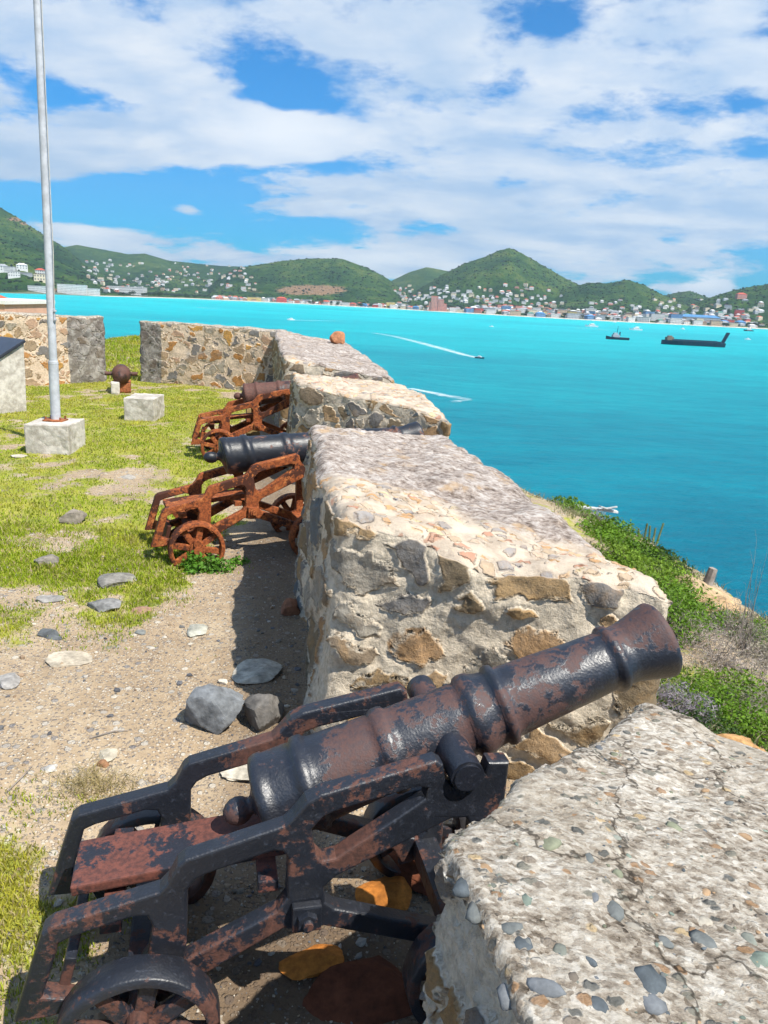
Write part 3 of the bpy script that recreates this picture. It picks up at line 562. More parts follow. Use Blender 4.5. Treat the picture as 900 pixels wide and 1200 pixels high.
# ------------------------------------------------------------------ cannon on iron garrison carriage
ZG = .145
def cheek_mesh(th=.058):
    cu = bpy.data.curves.new('cheek_shape', 'CURVE'); cu.dimensions = '2D'; cu.fill_mode = 'BOTH'; cu.extrude = th / 2 - .009; cu.bevel_depth = .009; cu.bevel_resolution = 2; cu.offset = -.009
    outer = [(-1.255, .04), (-1.20, .22), (-1.165, .325), (-1.14, .345), (-.86, .41), (-.835, .435), (-.81, .485), (-.79, .502), (-.52, .575), (-.495, .60), (-.46, .645), (-.42, .665), (-.09, .735), (-.068, .72), (-.06, .675), (-.03, .64), (.03, .64), (.06, .675), (.07, .715), (.135, .712), (.135, .565), (.10, .53), (.10, .03), (-.05, .03),
             (-.09, .09), (-.40, .215), (-.47, .215), (-.52, .225), (-.80, .075), (-.86, .03), (-.98, .03), (-1.02, .06), (-1.17, .04)]
    holes = [[(-1.175, .115), (-1.14, .23), (-1.125, .285), (-1.09, .302), (-.93, .34), (-.895, .335), (-.88, .30), (-.90, .20), (-.93, .155), (-1.0, .12), (-1.10, .09)],
             [(-.80, .165), (-.79, .22), (-.785, .40), (-.765, .43), (-.73, .448), (-.55, .495), (-.525, .49), (-.51, .465), (-.51, .33), (-.54, .29)],
             [(-.43, .47), (-.445, .55), (-.41, .592), (-.37, .606), (-.14, .655), (-.11, .645), (-.115, .612), (-.18, .570), (-.37, .45), (-.41, .445)],
             [(-.40, .30), (-.405, .35), (-.37, .385), (-.03, .535), (.015, .53), (.035, .50), (.035, .15), (.01, .125), (-.05, .145), (-.37, .272)]]
    for pts in [outer] + holes:
        s = cu.splines.new('POLY'); s.points.add(len(pts) - 1); s.use_cyclic_u = True
        for q, (x, z) in zip(s.points, pts): q.co = (x, z + ZG, 0, 1)
    ob = bpy.data.objects.new('tmp_shape', cu); COL.objects.link(ob); dg = bpy.context.evaluated_depsgraph_get(); dg.update()
    me = bpy.data.meshes.new_from_object(ob.evaluated_get(dg)); bpy.data.objects.remove(ob)
    bm = bmesh.new(); bm.from_mesh(me); bmesh.ops.remove_doubles(bm, verts=bm.verts, dist=1e-5)
    V = np.array([v.co[:] for v in bm.verts]); F = [[v.index for v in f.verts] for f in bm.faces]; bm.free(); return V, F
CV, CF = cheek_mesh()
def fix_normals(o):
    bm = bmesh.new(); bm.from_mesh(o.data); bmesh.ops.recalc_face_normals(bm, faces=bm.faces); bm.to_mesh(o.data); bm.free()
def make_cannon(name, loc, yaw, elev, mb, mc, mw, label):
    root = empty(name, loc, yaw); tag(root, label, 'cannon', 'cannons along the sea wall')
    # barrel
    prof = [(-.605, .0), (-.607, .05), (-.605, .145), (-.60, .157), (-.585, .163), (-.565, .163), (-.56, .158), (-.47, .156), (-.462, .168), (-.446, .171), (-.43, .168), (-.422, .156), (-.41, .151), (-.21, .143), (-.203, .152), (-.19, .156), (-.172, .156), (-.16, .152), (-.153, .142),
            (.08, .133), (.088, .146), (.105, .152), (.125, .150), (.14, .141), (.16, .133), (.182, .131), (.188, .143), (.20, .147), (.213, .143), (.22, .127), (.40, .115), (.583, .104), (.59, .116), (.603, .121), (.616, .116), (.623, .105), (.66, .108), (.70, .117), (.74, .129), (.765, .136), (.778, .137), (.785, .130), (.787, .12), (.785, .062), (.74, .058), (.60, .058)]
    P2 = []
    for (a, b) in zip(prof[:-1], prof[1:]):
        k = max(1, int(abs(b[0] - a[0]) / .02)); P2 += [(a[0] + (b[0] - a[0]) * i / k, a[1] + (b[1] - a[1]) * i / k) for i in range(k)]
    P2.append(prof[-1]); P2 = [(a, b * (.88 if a < 0 else .88 + .05 * min(a / .4, 1))) for a, b in P2]; V, F = lathe(P2, 72)
    V = V + np.c_[fbm(V, 22, 3, 1), fbm(V, 22, 3, 2), fbm(V, 22, 3, 3)] * .0022
    e = math.radians(elev); RY = np.array([[math.cos(e), 0, -math.sin(e)], [0, 1, 0], [math.sin(e), 0, math.cos(e)]]).T
    V = V @ RY + np.array([0, 0, .69 + ZG]); ba = mesh('barrel', V, F, mb, root, smooth=True); fix_normals(ba)
    kp = [(-.728, .004), (-.724, .018), (-.712, .032), (-.695, .041), (-.678, .043), (-.66, .039), (-.648, .030), (-.640, .026), (-.632, .032), (-.622, .05), (-.612, .085), (-.604, .11)]
    V, F = lathe(kp, 40); V = V @ RY + np.array([0, 0, .69 + ZG]); k = mesh('cascabel', V, F, mb, ba, smooth=True); fix_normals(k)
    for s in (-1, 1):
        bm = bmesh.new(); cyl(bm, (0, s * .11, .69 + ZG), (0, s * .272, .69 + ZG), .052, .049, 36)
        es = [ed for ed in bm.edges if abs(ed.verts[0].co.y) > .25 and abs(ed.verts[1].co.y) > .25]; bmesh.ops.bevel(bm, geom=es, offset=.008, segments=2, affect='EDGES')
        bm_obj('trunnion', bm, mb, ba, True, .002)
    for s in (-1, 1):
        W_ = CV.copy(); X_ = W_[:, 0]; y = s * (.212 - .018 * np.minimum(X_, 0)) + W_[:, 2]; v = np.c_[X_, y, W_[:, 1]]
        v = v + np.c_[fbm(v, 18, 3, 4), fbm(v, 18, 3, 6), fbm(v, 18, 3, 7)] * .004
        ch = mesh('cheek', v, CF, mc, root); fix_normals(ch)
        yo = s * (.212 + .018 * .456 + .035)
        bm = bmesh.new(); bx(bm, (-.456, yo + s * .012, .278 + ZG), (.085, .03, .085), bev=.006); cyl(bm, (-.456, yo + s * .02, .278 + ZG), (-.456, yo + s * .045, .278 + ZG), .032, .03, 6)
        cyl(bm, (-.456, yo + s * .04, .278 + ZG), (-.456, yo + s * .058, .278 + ZG), .018, .014, 14); bm_obj('bolt', bm, mc, root, rough=.002)
    for (nm, c, s) in [('rear_axle', (-.92, 0, .085 + ZG), (.085, .50, .08)), ('front_axle', (.035, 0, .085 + ZG), (.085, .44, .08)), ('tie_bar', (-.456, 0, .275 + ZG), (.05, .40, .05))]:
        bm = bmesh.new(); bx(bm, c, s, bev=.008)
        if 'axle' in nm:
            for q in (-1, 1): cyl(bm, (c[0], q * s[1] * .4, c[2]), (c[0], q * .405, c[2]), .032, .03, 18)
        bm_obj(nm, bm, mc, root, rough=.003)
    bm = bmesh.new(); bx(bm, (-.80, 0, .358 + ZG - .015), (.64, .20, .035), Matrix.Rotation(-math.radians(6.), 3, 'Y'), bev=.006); bx(bm, (-1.0, 0, .262 + ZG), (.06, .41, .035), bev=.005); bx(bm, (-.56, 0, .335 + ZG), (.06, .40, .04), bev=.005)
    bm_obj('bed_plate', bm, M_iron_plate, root, rough=.003)
    bm = bmesh.new(); bx(bm, (-1.12, 0, .13 + ZG), (.03, .43, .12), Matrix.Rotation(math.radians(14), 3, 'Y'), bev=.005); bm_obj('rear_plate', bm, mw, root, rough=.003)
    R_ = .218
    for (x, s) in [(-.92, -1), (-.92, 1), (.035, -1), (.035, 1)]:
        r_ = R_ if x < -.5 else .20; zc = (.032 if x < -.5 else .055) + ZG; yc = s * (.335 if x < -.5 else .33)
        Vr, Fr = lathe([(-.045, r_ - .03), (-.045, r_ - .004), (-.04, r_), (.04, r_), (.045, r_ - .004), (.045, r_ - .03), (.038, r_ - .034), (.012, r_ - .037), (-.012, r_ - .037), (-.038, r_ - .034), (-.045, r_ - .03)], 56)
        Fr = Fr[:-2]; Vr = Vr[:, [1, 0, 2]] + np.array([x, yc, zc]); Vr = Vr + np.c_[fbm(Vr, 25, 2, 8), fbm(Vr, 25, 2, 9), fbm(Vr, 25, 2, 10)] * .003
        w = mesh('wheel', Vr, Fr, mw, root, smooth=False); fix_normals(w)
        for p_ in w.data.polygons: p_.use_smooth = True
        bm = bmesh.new(); cyl(bm, (x, yc - .055, zc), (x, yc + .055, zc), .058, n=28); cyl(bm, (x, yc + s * .05, zc), (x, yc + s * .075, zc), .036, .030, 18)
        bm_obj('hub', bm, mw, w, rough=.002)
        for k in range(8):
            a = k * math.pi / 4 + .2; bm = bmesh.new(); c_ = (r_ - .037 + .05) / 2
            bx(bm, (c_, 0, 0), (r_ - .08, .028, .05), bev=.008)
            bmesh.ops.transform(bm, matrix=Matrix.Translation((x, yc, zc)) @ Matrix.Rotation(a, 4, 'Y'), verts=bm.verts); bm_obj('spoke', bm, mw, w, rough=.002)
    return root
c1 = make_cannon('cannon', (.218, 2.18, -ZG), .231, 20.2, M_iron_near, M_iron_carr, M_iron_carr, 'near black cannon on a rusting black iron carriage, muzzle raised between two merlons')
def recolour(root, mb, mc):
    def go(o):
        if o.type == 'MESH':
            m = mb if o.name.split('.')[0] in ('barrel', 'cascabel', 'trunnion') else mc
            o.material_slots[0].link = 'OBJECT'; o.material_slots[0].material = m
        for c in o.children: go(c)
    go(root)
c2 = copytree(c1); c2.scale = (.96, .96, .97); c2.location = (-.71, 6.13, -.055); c2.rotation_euler[2] = .40; recolour(c2, M_iron_blue, M_rust)
tag(c2, 'second cannon, blue-black barrel on an orange rusted carriage beside the big merlon', 'cannon', 'cannons along the sea wall')
c3 = copytree(c1); c3.location = (-1.21, 9.66, -.0); c3.rotation_euler[2] = .23; recolour(c3, M_iron_brown, M_rust)
tag(c3, 'farthest carriage cannon, brown barrel on rusted carriage propped by a timber post', 'cannon', 'cannons along the sea wall')
for cc, el, kx in ((c2, 8.2, 1.33), (c3, 8., 1.05)):
    for o in cc.children:
        if o.name.split('.')[0] == 'barrel':
            dl = math.radians(20.2 - el); pv = Vector((0, 0, .69 + ZG)); q0 = Matrix.Rotation(-math.radians(20.2), 4, 'Y'); o.matrix_local = Matrix.Translation(pv) @ Matrix.Rotation(dl, 4, 'Y') @ q0 @ Matrix.Translation((-.605 + .605 * kx, 0, 0)) @ Matrix.Diagonal((kx, 1, 1, 1)) @ q0.inverted() @ Matrix.Translation(-pv)
# ------------------------------------------------------------------ things in the yard
def concrete_block(c, w, d, h, yaw, label, hole=None):
    bm = bmesh.new(); bx(bm, (0, 0, h / 2), (w, d, h), bev=.012); bmesh.ops.subdivide_edges(bm, edges=bm.edges, cuts=5, use_grid_fill=True)
    o = bm_obj('concrete_block', bm, M_conc, rough=.010); o.location = (c[0], c[1], gz(*c) - .03); o.rotation_euler[2] = yaw
    return tag(o, label, 'concrete block', 'square concrete blocks in the grass')
concrete_block((-4.10, 9.35), .52, .58, .38, .04, 'square concrete block carrying the flagpole')
concrete_block((-3.85, 12.05), .46, .62, .38, .03, 'empty square concrete block in the grass in front of the gap')
M_galv = mat_simple('galvanised_steel', (.50, .52, .55), .5, .25, 12, .15, .002, .4, metal=.0)
fp = empty('flagpole', (-4.11, 9.4, .35)); fp.rotation_euler[1] = .022; tag(fp, 'tall thin galvanised steel flagpole standing on its concrete block', 'flagpole')
bm = bmesh.new(); cyl(bm, (0, 0, .02), (0, 0, .72), .058, .058, 28); cyl(bm, (0, 0, .70), (0, 0, .735), .061, .05, 28); bm_obj('lower_sleeve', bm, M_galv, fp, True)
bm = bmesh.new(); cyl(bm, (0, 0, .70), (0, 0, 6.4), .047, .036, 28); bm_obj('pole', bm, M_galv, fp, True)
M_rustp = mat_simple('rusty_steel', (.38, .13, .05), .85, .6, 30, .6, .004)
bm = bmesh.new(); bx(bm, (0, -.01, .012), (.24, .20, .018), bev=.004)
bm_obj('base_plate', bm, M_rustp, fp, rough=.003)
for (a, b) in ((.09, .07), (-.09, .07), (.09, -.08), (-.09, -.08)):
    bm = bmesh.new(); cyl(bm, (a, b, .01), (a, b, .055), .012, n=6); bm_obj('anchor_bolt', bm, M_rustp, fp)
bm = bmesh.new(); bx(bm, (.05, -.02, 1.27), (.012, .03, .16), bev=.003); bx(bm, (.058, -.02, 1.22), (.02, .05, .02), bev=.003); bx(bm, (.058, -.02, 1.32), (.02, .05, .02), bev=.003); bm_obj('cleat', bm, M_galv, fp)
pts = [(.052, -.03, 1.27), (.066, -.02, 2.0), (.060, -.02, 3.2), (.056, -.02, 4.5), (.05, -.01, 6.3)]
bm = bmesh.new()
for a, b in zip(pts[:-1], pts[1:]): cyl(bm, a, b, .005, n=6)
M_rope = mat_simple('pale_rope', (.55, .52, .46), .9, .3, 60)
bm_obj('halyard', bm, M_rope, fp)
# information lectern at the left edge
lc_ = empty('information_lectern', (-6.42, 11.9, gz(-6.35, 12.)), .9); tag(lc_, 'concrete lectern with a dark sloping panel at the left edge', 'lectern')
def prism(pts, y0, y1):
    bm = bmesh.new(); a = [bm.verts.new((x, y0, z)) for x, z in pts]; b = [bm.verts.new((x, y1, z)) for x, z in pts]; n = len(pts)
    bm.faces.new(a); bm.faces.new(b[::-1])
    for i in range(n): bm.faces.new((a[i], b[i], b[(i + 1) % n], a[(i + 1) % n]))
    return bm
bm = prism([(-.62, -.05), (.60, -.05), (.64, 1.05), (-.62, .32)], -.35, .35); bmesh.ops.subdivide_edges(bm, edges=bm.edges, cuts=4, use_grid_fill=True); bm_obj('pedestal', bm, M_conc, lc_, rough=.008)
M_panel = mat_simple('dark_panel', (.035, .04, .055), .3, .3, 5, .05, .001, .6)
bm = bmesh.new(); bx(bm, (0, 0, 0), (1.50, .78, .045), bev=.008); bmesh.ops.transform(bm, matrix=Matrix.Translation((.0, 0, .72)) @ Matrix.Rotation(-math.atan2(.73, 1.26), 4, 'Y'), verts=bm.verts); bm_obj('panel', bm, M_panel, lc_)
# iron breech sticking up in the gap
gc = empty('mounted_gun', (-5.12, 14.7, gz(-5.1, 14.7)), .33); tag(gc, 'small round-breeched gun on a rusty stand in the wall gap, seen from behind', 'gun')
V, F = lathe([(-.03, .0), (-.02, .07), (.0, .11), (.05, .155), (.10, .175), (.16, .18), (.26, .172), (.50, .15), (.62, .15), (.63, .08)], 36); V = np.c_[-V[:, 1], V[:, 0], V[:, 2] + .36]
o = mesh('barrel', V, F, M_iron_brown, gc, smooth=True); fix_normals(o)
bm = bmesh.new(); cyl(bm, (-.30, .14, .37), (.30, .14, .37), .038, n=18); bm_obj('trunnion', bm, M_iron_brown, gc, True)
bm = bmesh.new(); bx(bm, (0, .35, .10), (.34, .5, .2), bev=.03); bm_obj('stand', bm, M_rustp, gc, rough=.02)
bm = bmesh.new(); bx(bm, (-.12, .02, .11), (.16, .16, .24), bev=.03); bm_obj('concrete_foot', bm, M_conc, gc, rough=.015)
# timber props under the far cannon
M_wood = mat_simple('weathered_timber', (.42, .29, .12), .85, .4, 18, .5, .004)
p = atz(296, 524, 0); bm = bmesh.new(); bx(bm, (0, 0, .34), (.17, .15, .70), bev=.01); o = bm_obj('timber_post', bm, M_wood, rough=.006); o.location = (p[0], p[1] - .0, gz(p[0], p[1])); o.rotation_euler[2] = .3
tag(o, 'short yellowish timber post propping the farthest carriage', 'post')
# orange stone on the far merlon
def rock(name, c, size, col, seed, flat=.6, sub=4, label=None, cat='rock', group=None, yaw=None, sink=.25, rough=.07, planes=14):
    r_ = np.random.default_rng(seed); Vb, Fb = ICO[sub]; pl = r_.normal(size=(planes, 3)); pl /= np.linalg.norm(pl, axis=1)[:, None]; d = r_.uniform(.60, .95, planes)
    dot = Vb @ pl.T; rr = np.where(dot > 1e-3, d / np.maximum(dot, 1e-3), 9).min(1); rr = np.minimum(rr, 1.25); v = Vb * rr[:, None]
    v = v * (1 + rough * fbm(Vb, 2.5, 4, seed)[:, None] + rough * .4 * fbm(Vb, 9, 3, seed + 1)[:, None]); s = np.array(size); v = v * s
    a = yaw if yaw is not None else r_.uniform(0, 6.28); q = np.array([[math.cos(a), math.sin(a), 0], [-math.sin(a), math.cos(a), 0], [0, 0, 1]]); v = v @ q
    n = fbm(v, 14, 4, seed + 3)[:, None]; n2 = fbm(v, 5, 3, seed + 4)[:, None]; cc = np.array(col)[None] * (1 + .5 * n + .3 * n2)
    z = c[2] if len(c) > 2 else gz(c[0], c[1]) + s[2] * (1 - 2 * sink) * .8
    o = mesh(name, v, Fb, M_stonecol, col=np.clip(cc, .01, .9), smooth=False); o.location = (c[0], c[1], z)
    if len(o.data.polygons): 
        o.data.polygons.foreach_set('use_smooth', np.full(len(o.data.polygons), True))
        o.data.set_sharp_from_angle(angle=math.radians(22))
    return tag(o, label, cat, group)
p = aty(397, 400, 15.3); rock('loose_stone', (p[0], p[1], p[2] + .02), (.15, .13, .14), (.50, .22, .11), 5, label='orange-brown stone lying on top of the farthest merlon', cat='stone')
p = atz(250, 862, -.1)
rock('rock', (p[0] - .01, p[1] + .03), (.15, .11, .125), (.17, .18, .19), 11, sub=5, yaw=.4, sink=.22, label='large angular blue-grey rock behind the near carriage', group='rocks on the yard')
for (px, py, sz, col, lab, sd) in [
    ((312), 845, (.10, .12, .10), (.11, .115, .125), 'dark rock in shade right of the large blue-grey rock', 12),
    (308, 788, (.125, .15, .03), (.40, .38, .33), 'flat pale rock sunk in the shaded strip beside the big merlon', 13),
    (231, 740, (.07, .085, .03), (.42, .43, .38), 'pale greenish rounded stone on the gravel right of centre of the path', 14),
    (340, 716, (.10, .10, .07), (.26, .10, .06), 'red-brown stone against the foot of the big merlon', 15),
    (140, 680, (.13, .17, .045), (.25, .25, .24), 'grey stone with split face in the grass left of the second cannon wheel', 16),
    (120, 712, (.125, .10, .045), (.22, .235, .25), 'squarish grey stone at the grass edge below the split-faced one', 17),
    (167, 716, (.09, .09, .018), (.38, .22, .17), 'flat reddish stone beside the squarish grey stone', 18),
    (58, 704, (.09, .07, .03), (.30, .30, .30), 'small bluish stone at the left of the path', 19),
    (86, 612, (.10, .12, .09), (.24, .22, .20), 'brownish lump of rock standing in the grass on the left', 20),
    (58, 660, (.11, .12, .06), (.27, .25, .23), 'rough stone half hidden by grass near the left edge', 21),
    (56, 744, (.11, .05, .02), (.13, .16, .19), 'thin dark slate sliver lying on the gravel', 22),
    (10, 800, (.09, .075, .03), (.42, .41, .40), 'light grey flat stone cut by the left edge', 23),
    (82, 775, (.17, .11, .014), (.50, .44, .35), 'broad pale slab flush with the gravel', 24),
    (165, 742, (.045, .035, .012), (.19, .22, .23), 'little blue-grey chip in the middle of the path', 25),
    (126, 888, (.055, .05, .02), (.58, .53, .43), 'cream stone in the gravel above the carriage tail', 26),
    (121, 899, (.030, .026, .018), (.36, .18, .10), 'small brown pebble beside the cream stone', 27),
    (60, 903, (.035, .03, .016), (.72, .70, .66), 'white stone chip at the left of the gravel', 28),
    (290, 905, (.16, .13, .02), (.52, .48, .40), 'pale flat stone under the barrel between the carriage sides', 29),
    (262, 800, (.03, .03, .02), (.60, .56, .48), 'tiny pale stone near the large rock', 30),
    (20, 535, (.10, .10, .02), (.50, .46, .38), 'pale worn slab in the grass below the flagpole block', 31),
    (152, 560, (.10, .08, .02), (.38, .36, .33), 'grey patch of stone in the grass beyond the second cannon', 32)]:
    p = atz(px, py, gz(*atz(px, py, 0)[:2])); sz = tuple(np.array(sz) * (.88 if sd > 13 else 1)); col = tuple(np.array(col) * .85 + np.array((.05, .035, .015))); rock('rock', (p[0], p[1]), sz, col, sd, sub=4 if sz[0] > .08 else 3, yaw=random.uniform(-.5, .5), sink=.3, label=lab, group='rocks on the yard')
# rust-stained slabs under the near cannon; sun patches painted in as orange
for (px, py, sz, yw, lab, sd) in [(452, 1052, (.13, .10, .03), .4, 'rust-stained slab painted sunlit orange under the front of the near carriage', 41), (372, 1128, (.11, .075, .025), .1, 'smaller rust-stained slab painted sunlit orange below the near carriage boss', 42),
                                 (520, 1020, (.22, .20, .03), 1.0, 'brown rust-soaked slab beside the front wheel of the near cannon', 43), (425, 1165, (.20, .14, .03), .2, 'dark rust-soaked slab at the foot of the nearest merlon', 44), (52 * 4, 1098, (.04, .03, .015), 0, 'small orange stone chip under the near carriage', 45)]:
    p = atz(px, py, gz(*atz(px, py, -.14)[:2])); rock('stone_slab', (p[0], p[1]), sz, (.52, .19, .035) if sd in (41, 42, 45) else (.13, .042, .02), sd, sub=4, yaw=yw, sink=.25, label=lab, cat='stone slab', group='stained slabs under the near cannon')
# ------------------------------------------------------------------ gravel
gm = rng; n = 17000
px = gm.uniform(-1.0, .30, n); gxr = gm.uniform(-2.9, .35, n); gyr = .9 + 5.2 * gm.uniform(0, 1, n) ** 1.25
k = (gxr < xw(gyr) + .2) & (gm.uniform(0, 1, n) > grassd(gxr, gyr) * .8) | ((gxr > -.9) & (gyr < 2.6) & (gxr < xw(gyr) + .5)); gxr, gyr = gxr[k], gyr[k]
zz = landz(gxr, gyr); sz = np.minimum(.0028 + gm.pareto(2.6, len(gxr)) * .0032, .022)
GP = np.array([(.44, .36, .27), (.30, .26, .21), (.52, .45, .36), (.20, .20, .20), (.50, .45, .38), (.36, .25, .16), (.14, .14, .15), (.55, .50, .43), (.40, .30, .20)])
V, F, C = stone_batch(np.c_[gxr, gyr, zz + sz * .15], sz, GP[gm.integers(len(GP), size=len(gxr))] * gm.uniform(.6, 1.0, (len(gxr), 1)), 9, 1, .6)
o = mesh('gravel', V, F, M_stonecol, col=C); tag(o, 'loose gravel and small pebbles on the sandy ground', None, None, 'stuff')
# ------------------------------------------------------------------ grass
def blades(P, h, w, col, lean=.5, r_=rng):
    n = len(P); a = r_.uniform(0, 6.283, n); dx, dy = np.cos(a), np.sin(a); ln = r_.normal(0, lean, (n, 2)) * h[:, None]
    b0 = P + np.c_[-dx * w, -dy * w, np.full(n, -.004)]; b1 = P + np.c_[dx * w, dy * w, np.full(n, -.004)]
    mid = P + np.c_[ln[:, 0] * .35, ln[:, 1] * .35, h * .6]; m0 = mid - np.c_[dx * w, dy * w, np.zeros(n)] * .7; m1_ = mid + np.c_[dx * w, dy * w, np.zeros(n)] * .7
    tp = P + np.c_[ln, h]
    V = np.stack([b0, b1, m0, m1_, tp], 1).reshape(-1, 3); i = np.arange(n)[:, None] * 5
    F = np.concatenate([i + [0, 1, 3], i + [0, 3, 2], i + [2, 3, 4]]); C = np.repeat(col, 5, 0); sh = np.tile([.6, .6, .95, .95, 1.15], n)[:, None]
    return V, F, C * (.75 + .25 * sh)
def scatter_grass(n, x0, x1, y0, y1, hmin, hmax, w, thr, pw=1.):
    x = rng.uniform(x0, x1, n); y = y0 + (y1 - y0) * rng.uniform(0, 1, n) ** pw; g = grassd(x, y); k = g + rng.normal(0, .10, n) > thr; x, y, g = x[k], y[k], g[k]
    h = hmin + (hmax - hmin) * rng.uniform(0, 1, len(x)) * np.clip(g * 1.3, .3, 1.2)
    nn = fb2(x, y, 1.3, 4, 61); base = np.array([(.30, .39, .018)]) * (1 - sst(nn, -.1, .35))[:, None] + np.array([(.46, .44, .05)]) * sst(nn, -.1, .35)[:, None]
    c = base * rng.uniform(.6, 1.25, (len(x), 1)); dry = rng.uniform(0, 1, len(x)) < .2; c[dry] = (.46, .38, .18)
    return blades(np.c_[x, y, landz(x, y)], h, w * rng.uniform(.6, 1.4, len(x)), c)
parts = [scatter_grass(150000, -8.5, 0, 5.0, 16.6, .010, .034, .0055, .56, 1.1), scatter_grass(60000, -3.2, -.4, 3.0, 6.2, .012, .045, .0032, .46), scatter_grass(60000, -1.9, -.6, .9, 2.9, .010, .040, .0026, .50), scatter_grass(40000, -11, -1, 16.8, 33, .03, .12, .014, .25)]
off = 0; Vs, Fs, Cs = [], [], []
for v, f, c in parts: Vs.append(v); Fs.append(f + off); Cs.append(c); off += len(v)
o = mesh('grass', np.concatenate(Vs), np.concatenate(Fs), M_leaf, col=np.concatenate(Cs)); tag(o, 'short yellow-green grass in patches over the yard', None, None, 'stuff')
# dry straw tuft behind the carriage
# ------------------------------------------------------------------ shrubs
def leaf_cloud(n, rx, ry, rz, col, size, seed, shape='dome', up=.5, lump=.28, aspect=.45, var=.35):
    r_ = np.random.default_rng(seed); d = r_.normal(size=(n, 3)); d /= np.linalg.norm(d, axis=1)[:, None]
    if shape == 'dome': d[:, 2] = np.abs(d[:, 2])
    rad = r_.uniform(0, 1, n) ** .45; lum = 1 + lump * 1.6 * fbm(d * 2.2 + seed, 1.2, 4, seed, .6)
    P = d * (rad * lum)[:, None]; gap = fbm(P * 2.5 + seed, 1.6, 3, seed + 5); k = gap > -.18; P = P[k]; d = d[k]; n = len(P); P = P * np.array([rx, ry, rz])
    nrm = d * .6 + r_.normal(size=(n, 3)) * .7; nrm[:, 2] += up; nrm /= np.linalg.norm(nrm, axis=1)[:, None]
    u = np.cross(nrm, r_.normal(size=(n, 3))); u /= np.linalg.norm(u, axis=1)[:, None] + 1e-9; v = np.cross(nrm, u); s = size * r_.uniform(.6, 1.5, n)[:, None]
    V = np.stack([P - u * s, P - v * s * aspect, P + u * s, P + v * s * aspect], 1).reshape(-1, 3); F = (np.arange(n)[:, None] * 4 + np.arange(4)[None]).astype(int)
    c = np.array(col)[None] * r_.uniform(1 - var, 1 + var, (n, 1)) * (1 + .25 * fbm(P / max(rx, .01) * 2, 1.5, 3, seed + 9)[:, None])
    return V, F, np.repeat(c, 4, 0)
def twigs(n, rx, ry, rz, seed, r0=.008, sub=3, mat=None, name='branch', parent=None, spread=.8):
    r_ = np.random.default_rng(seed); bm = bmesh.new()
    for i in range(n):
        a = r_.uniform(0, 6.28); e = r_.uniform(.25, 1.25); p = Vector((r_.normal(0, .1) * rx, r_.normal(0, .1) * ry, -.03)); dirn = Vector((math.cos(a) * math.cos(e), math.sin(a) * math.cos(e), math.sin(e)))
        L = 1.0 * r_.uniform(.6, 1.05) / sub; r = r0
        for s in range(sub):
            q = p + Vector((dirn.x * rx, dirn.y * ry, dirn.z * rz)) * L; cyl(bm, p, q, r, r * .65, 4, False); p = q; r *= .65
            dirn = (dirn + Vector(r_.normal(0, .28, 3))).normalized()
            if s: 
                q2 = p + Vector((dirn.x * rx, dirn.y * ry, dirn.z * rz)) * L * .5 + Vector(r_.normal(0, .10, 3)) * rx; cyl(bm, p, q2, r, r * .5, 3, False)
    return bm_obj(name, bm, mat or M_twig, parent)
def shrub(name, c, r, n, col, size, seed, label, cat, group, nt=7, shape='dome', tw=.008, **kw):
    z = gz(c[0], c[1]) if len(c) < 3 else c[2]; e = empty(name, (c[0], c[1], z - .03)); tag(e, label, cat, group)
    V, F, C = leaf_cloud(n, *r, col, size, seed, shape, **kw); mesh('foliage', V, F, M_leaf, e, col=C)
    twigs(nt, r[0] * .9, r[1] * .9, r[2] * .9, seed, tw, parent=e); return e
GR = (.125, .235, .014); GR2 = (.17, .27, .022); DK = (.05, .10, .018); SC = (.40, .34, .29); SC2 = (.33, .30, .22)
G1 = 'green shrubs on the seaward slope'; G2 = 'dry grey scrub on the seaward slope'
sh = [ # px, py, depth, r, colour, kind, label
 (840, 812, 4.1, (.50, .34, .26), GR, 'round bright green shrub right of the near cannon muzzle'),
 (800, 800, 4.3, (.34, .26, .22), GR2, 'bright green shrub right behind the near muzzle, left half'),
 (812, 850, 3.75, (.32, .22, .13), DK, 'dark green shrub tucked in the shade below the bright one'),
 (880, 845, 4.0, (.25, .2, .12), GR, 'low green shrub beside the orange rock'),
 (800, 700, 6.3, (.42, .6, .22), GR, 'green shrub beyond the outer corner of the big merlon'),
 (775, 672, 7.3, (.38, .6, .20), GR2, 'green shrub along the slope above the outer merlon corner'),
 (745, 645, 8.3, (.42, .7, .22), GR, 'dense green shrub halfway along the slope'),
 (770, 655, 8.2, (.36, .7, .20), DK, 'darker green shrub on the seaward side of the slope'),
 (718, 628, 9.4, (.36, .7, .24), GR, 'green shrub just past the white crossed boards'),
 (668, 590, 11.0, (.40, .6, .2), GR2, 'small yellow-green shrub peeping over the big merlon'),
 (845, 730, 6.2, (.46, .4, .18), GR, 'green shrub in front of the ochre bank'),
 (890, 775, 5.6, (.34, .3, .18), SC2, 'olive shrub at the right edge among grey scrub'),
 (862, 742, 6.6, (.34, .3, .12), GR, 'small green shrub above the grey scrub'),
 (730, 648, 7.6, (.30, .6, .18), GR2, 'yellow-green shrub pressed against the outer edge of the big merlon'),
 (702, 622, 9.0, (.30, .8, .18), GR, 'long low green shrub between the merlon edge and the white boards'),
 (790, 690, 5.7, (.30, .45, .16), GR, 'green shrub at the outer corner foot of the big merlon'),
 (672, 600, 10.4, (.30, .7, .16), GR, 'low green shrub behind the middle of the big merlon'),
 (860, 800, 4.6, (.30, .22, .22), GR2, 'bright green shrub at the top right of the round one')]
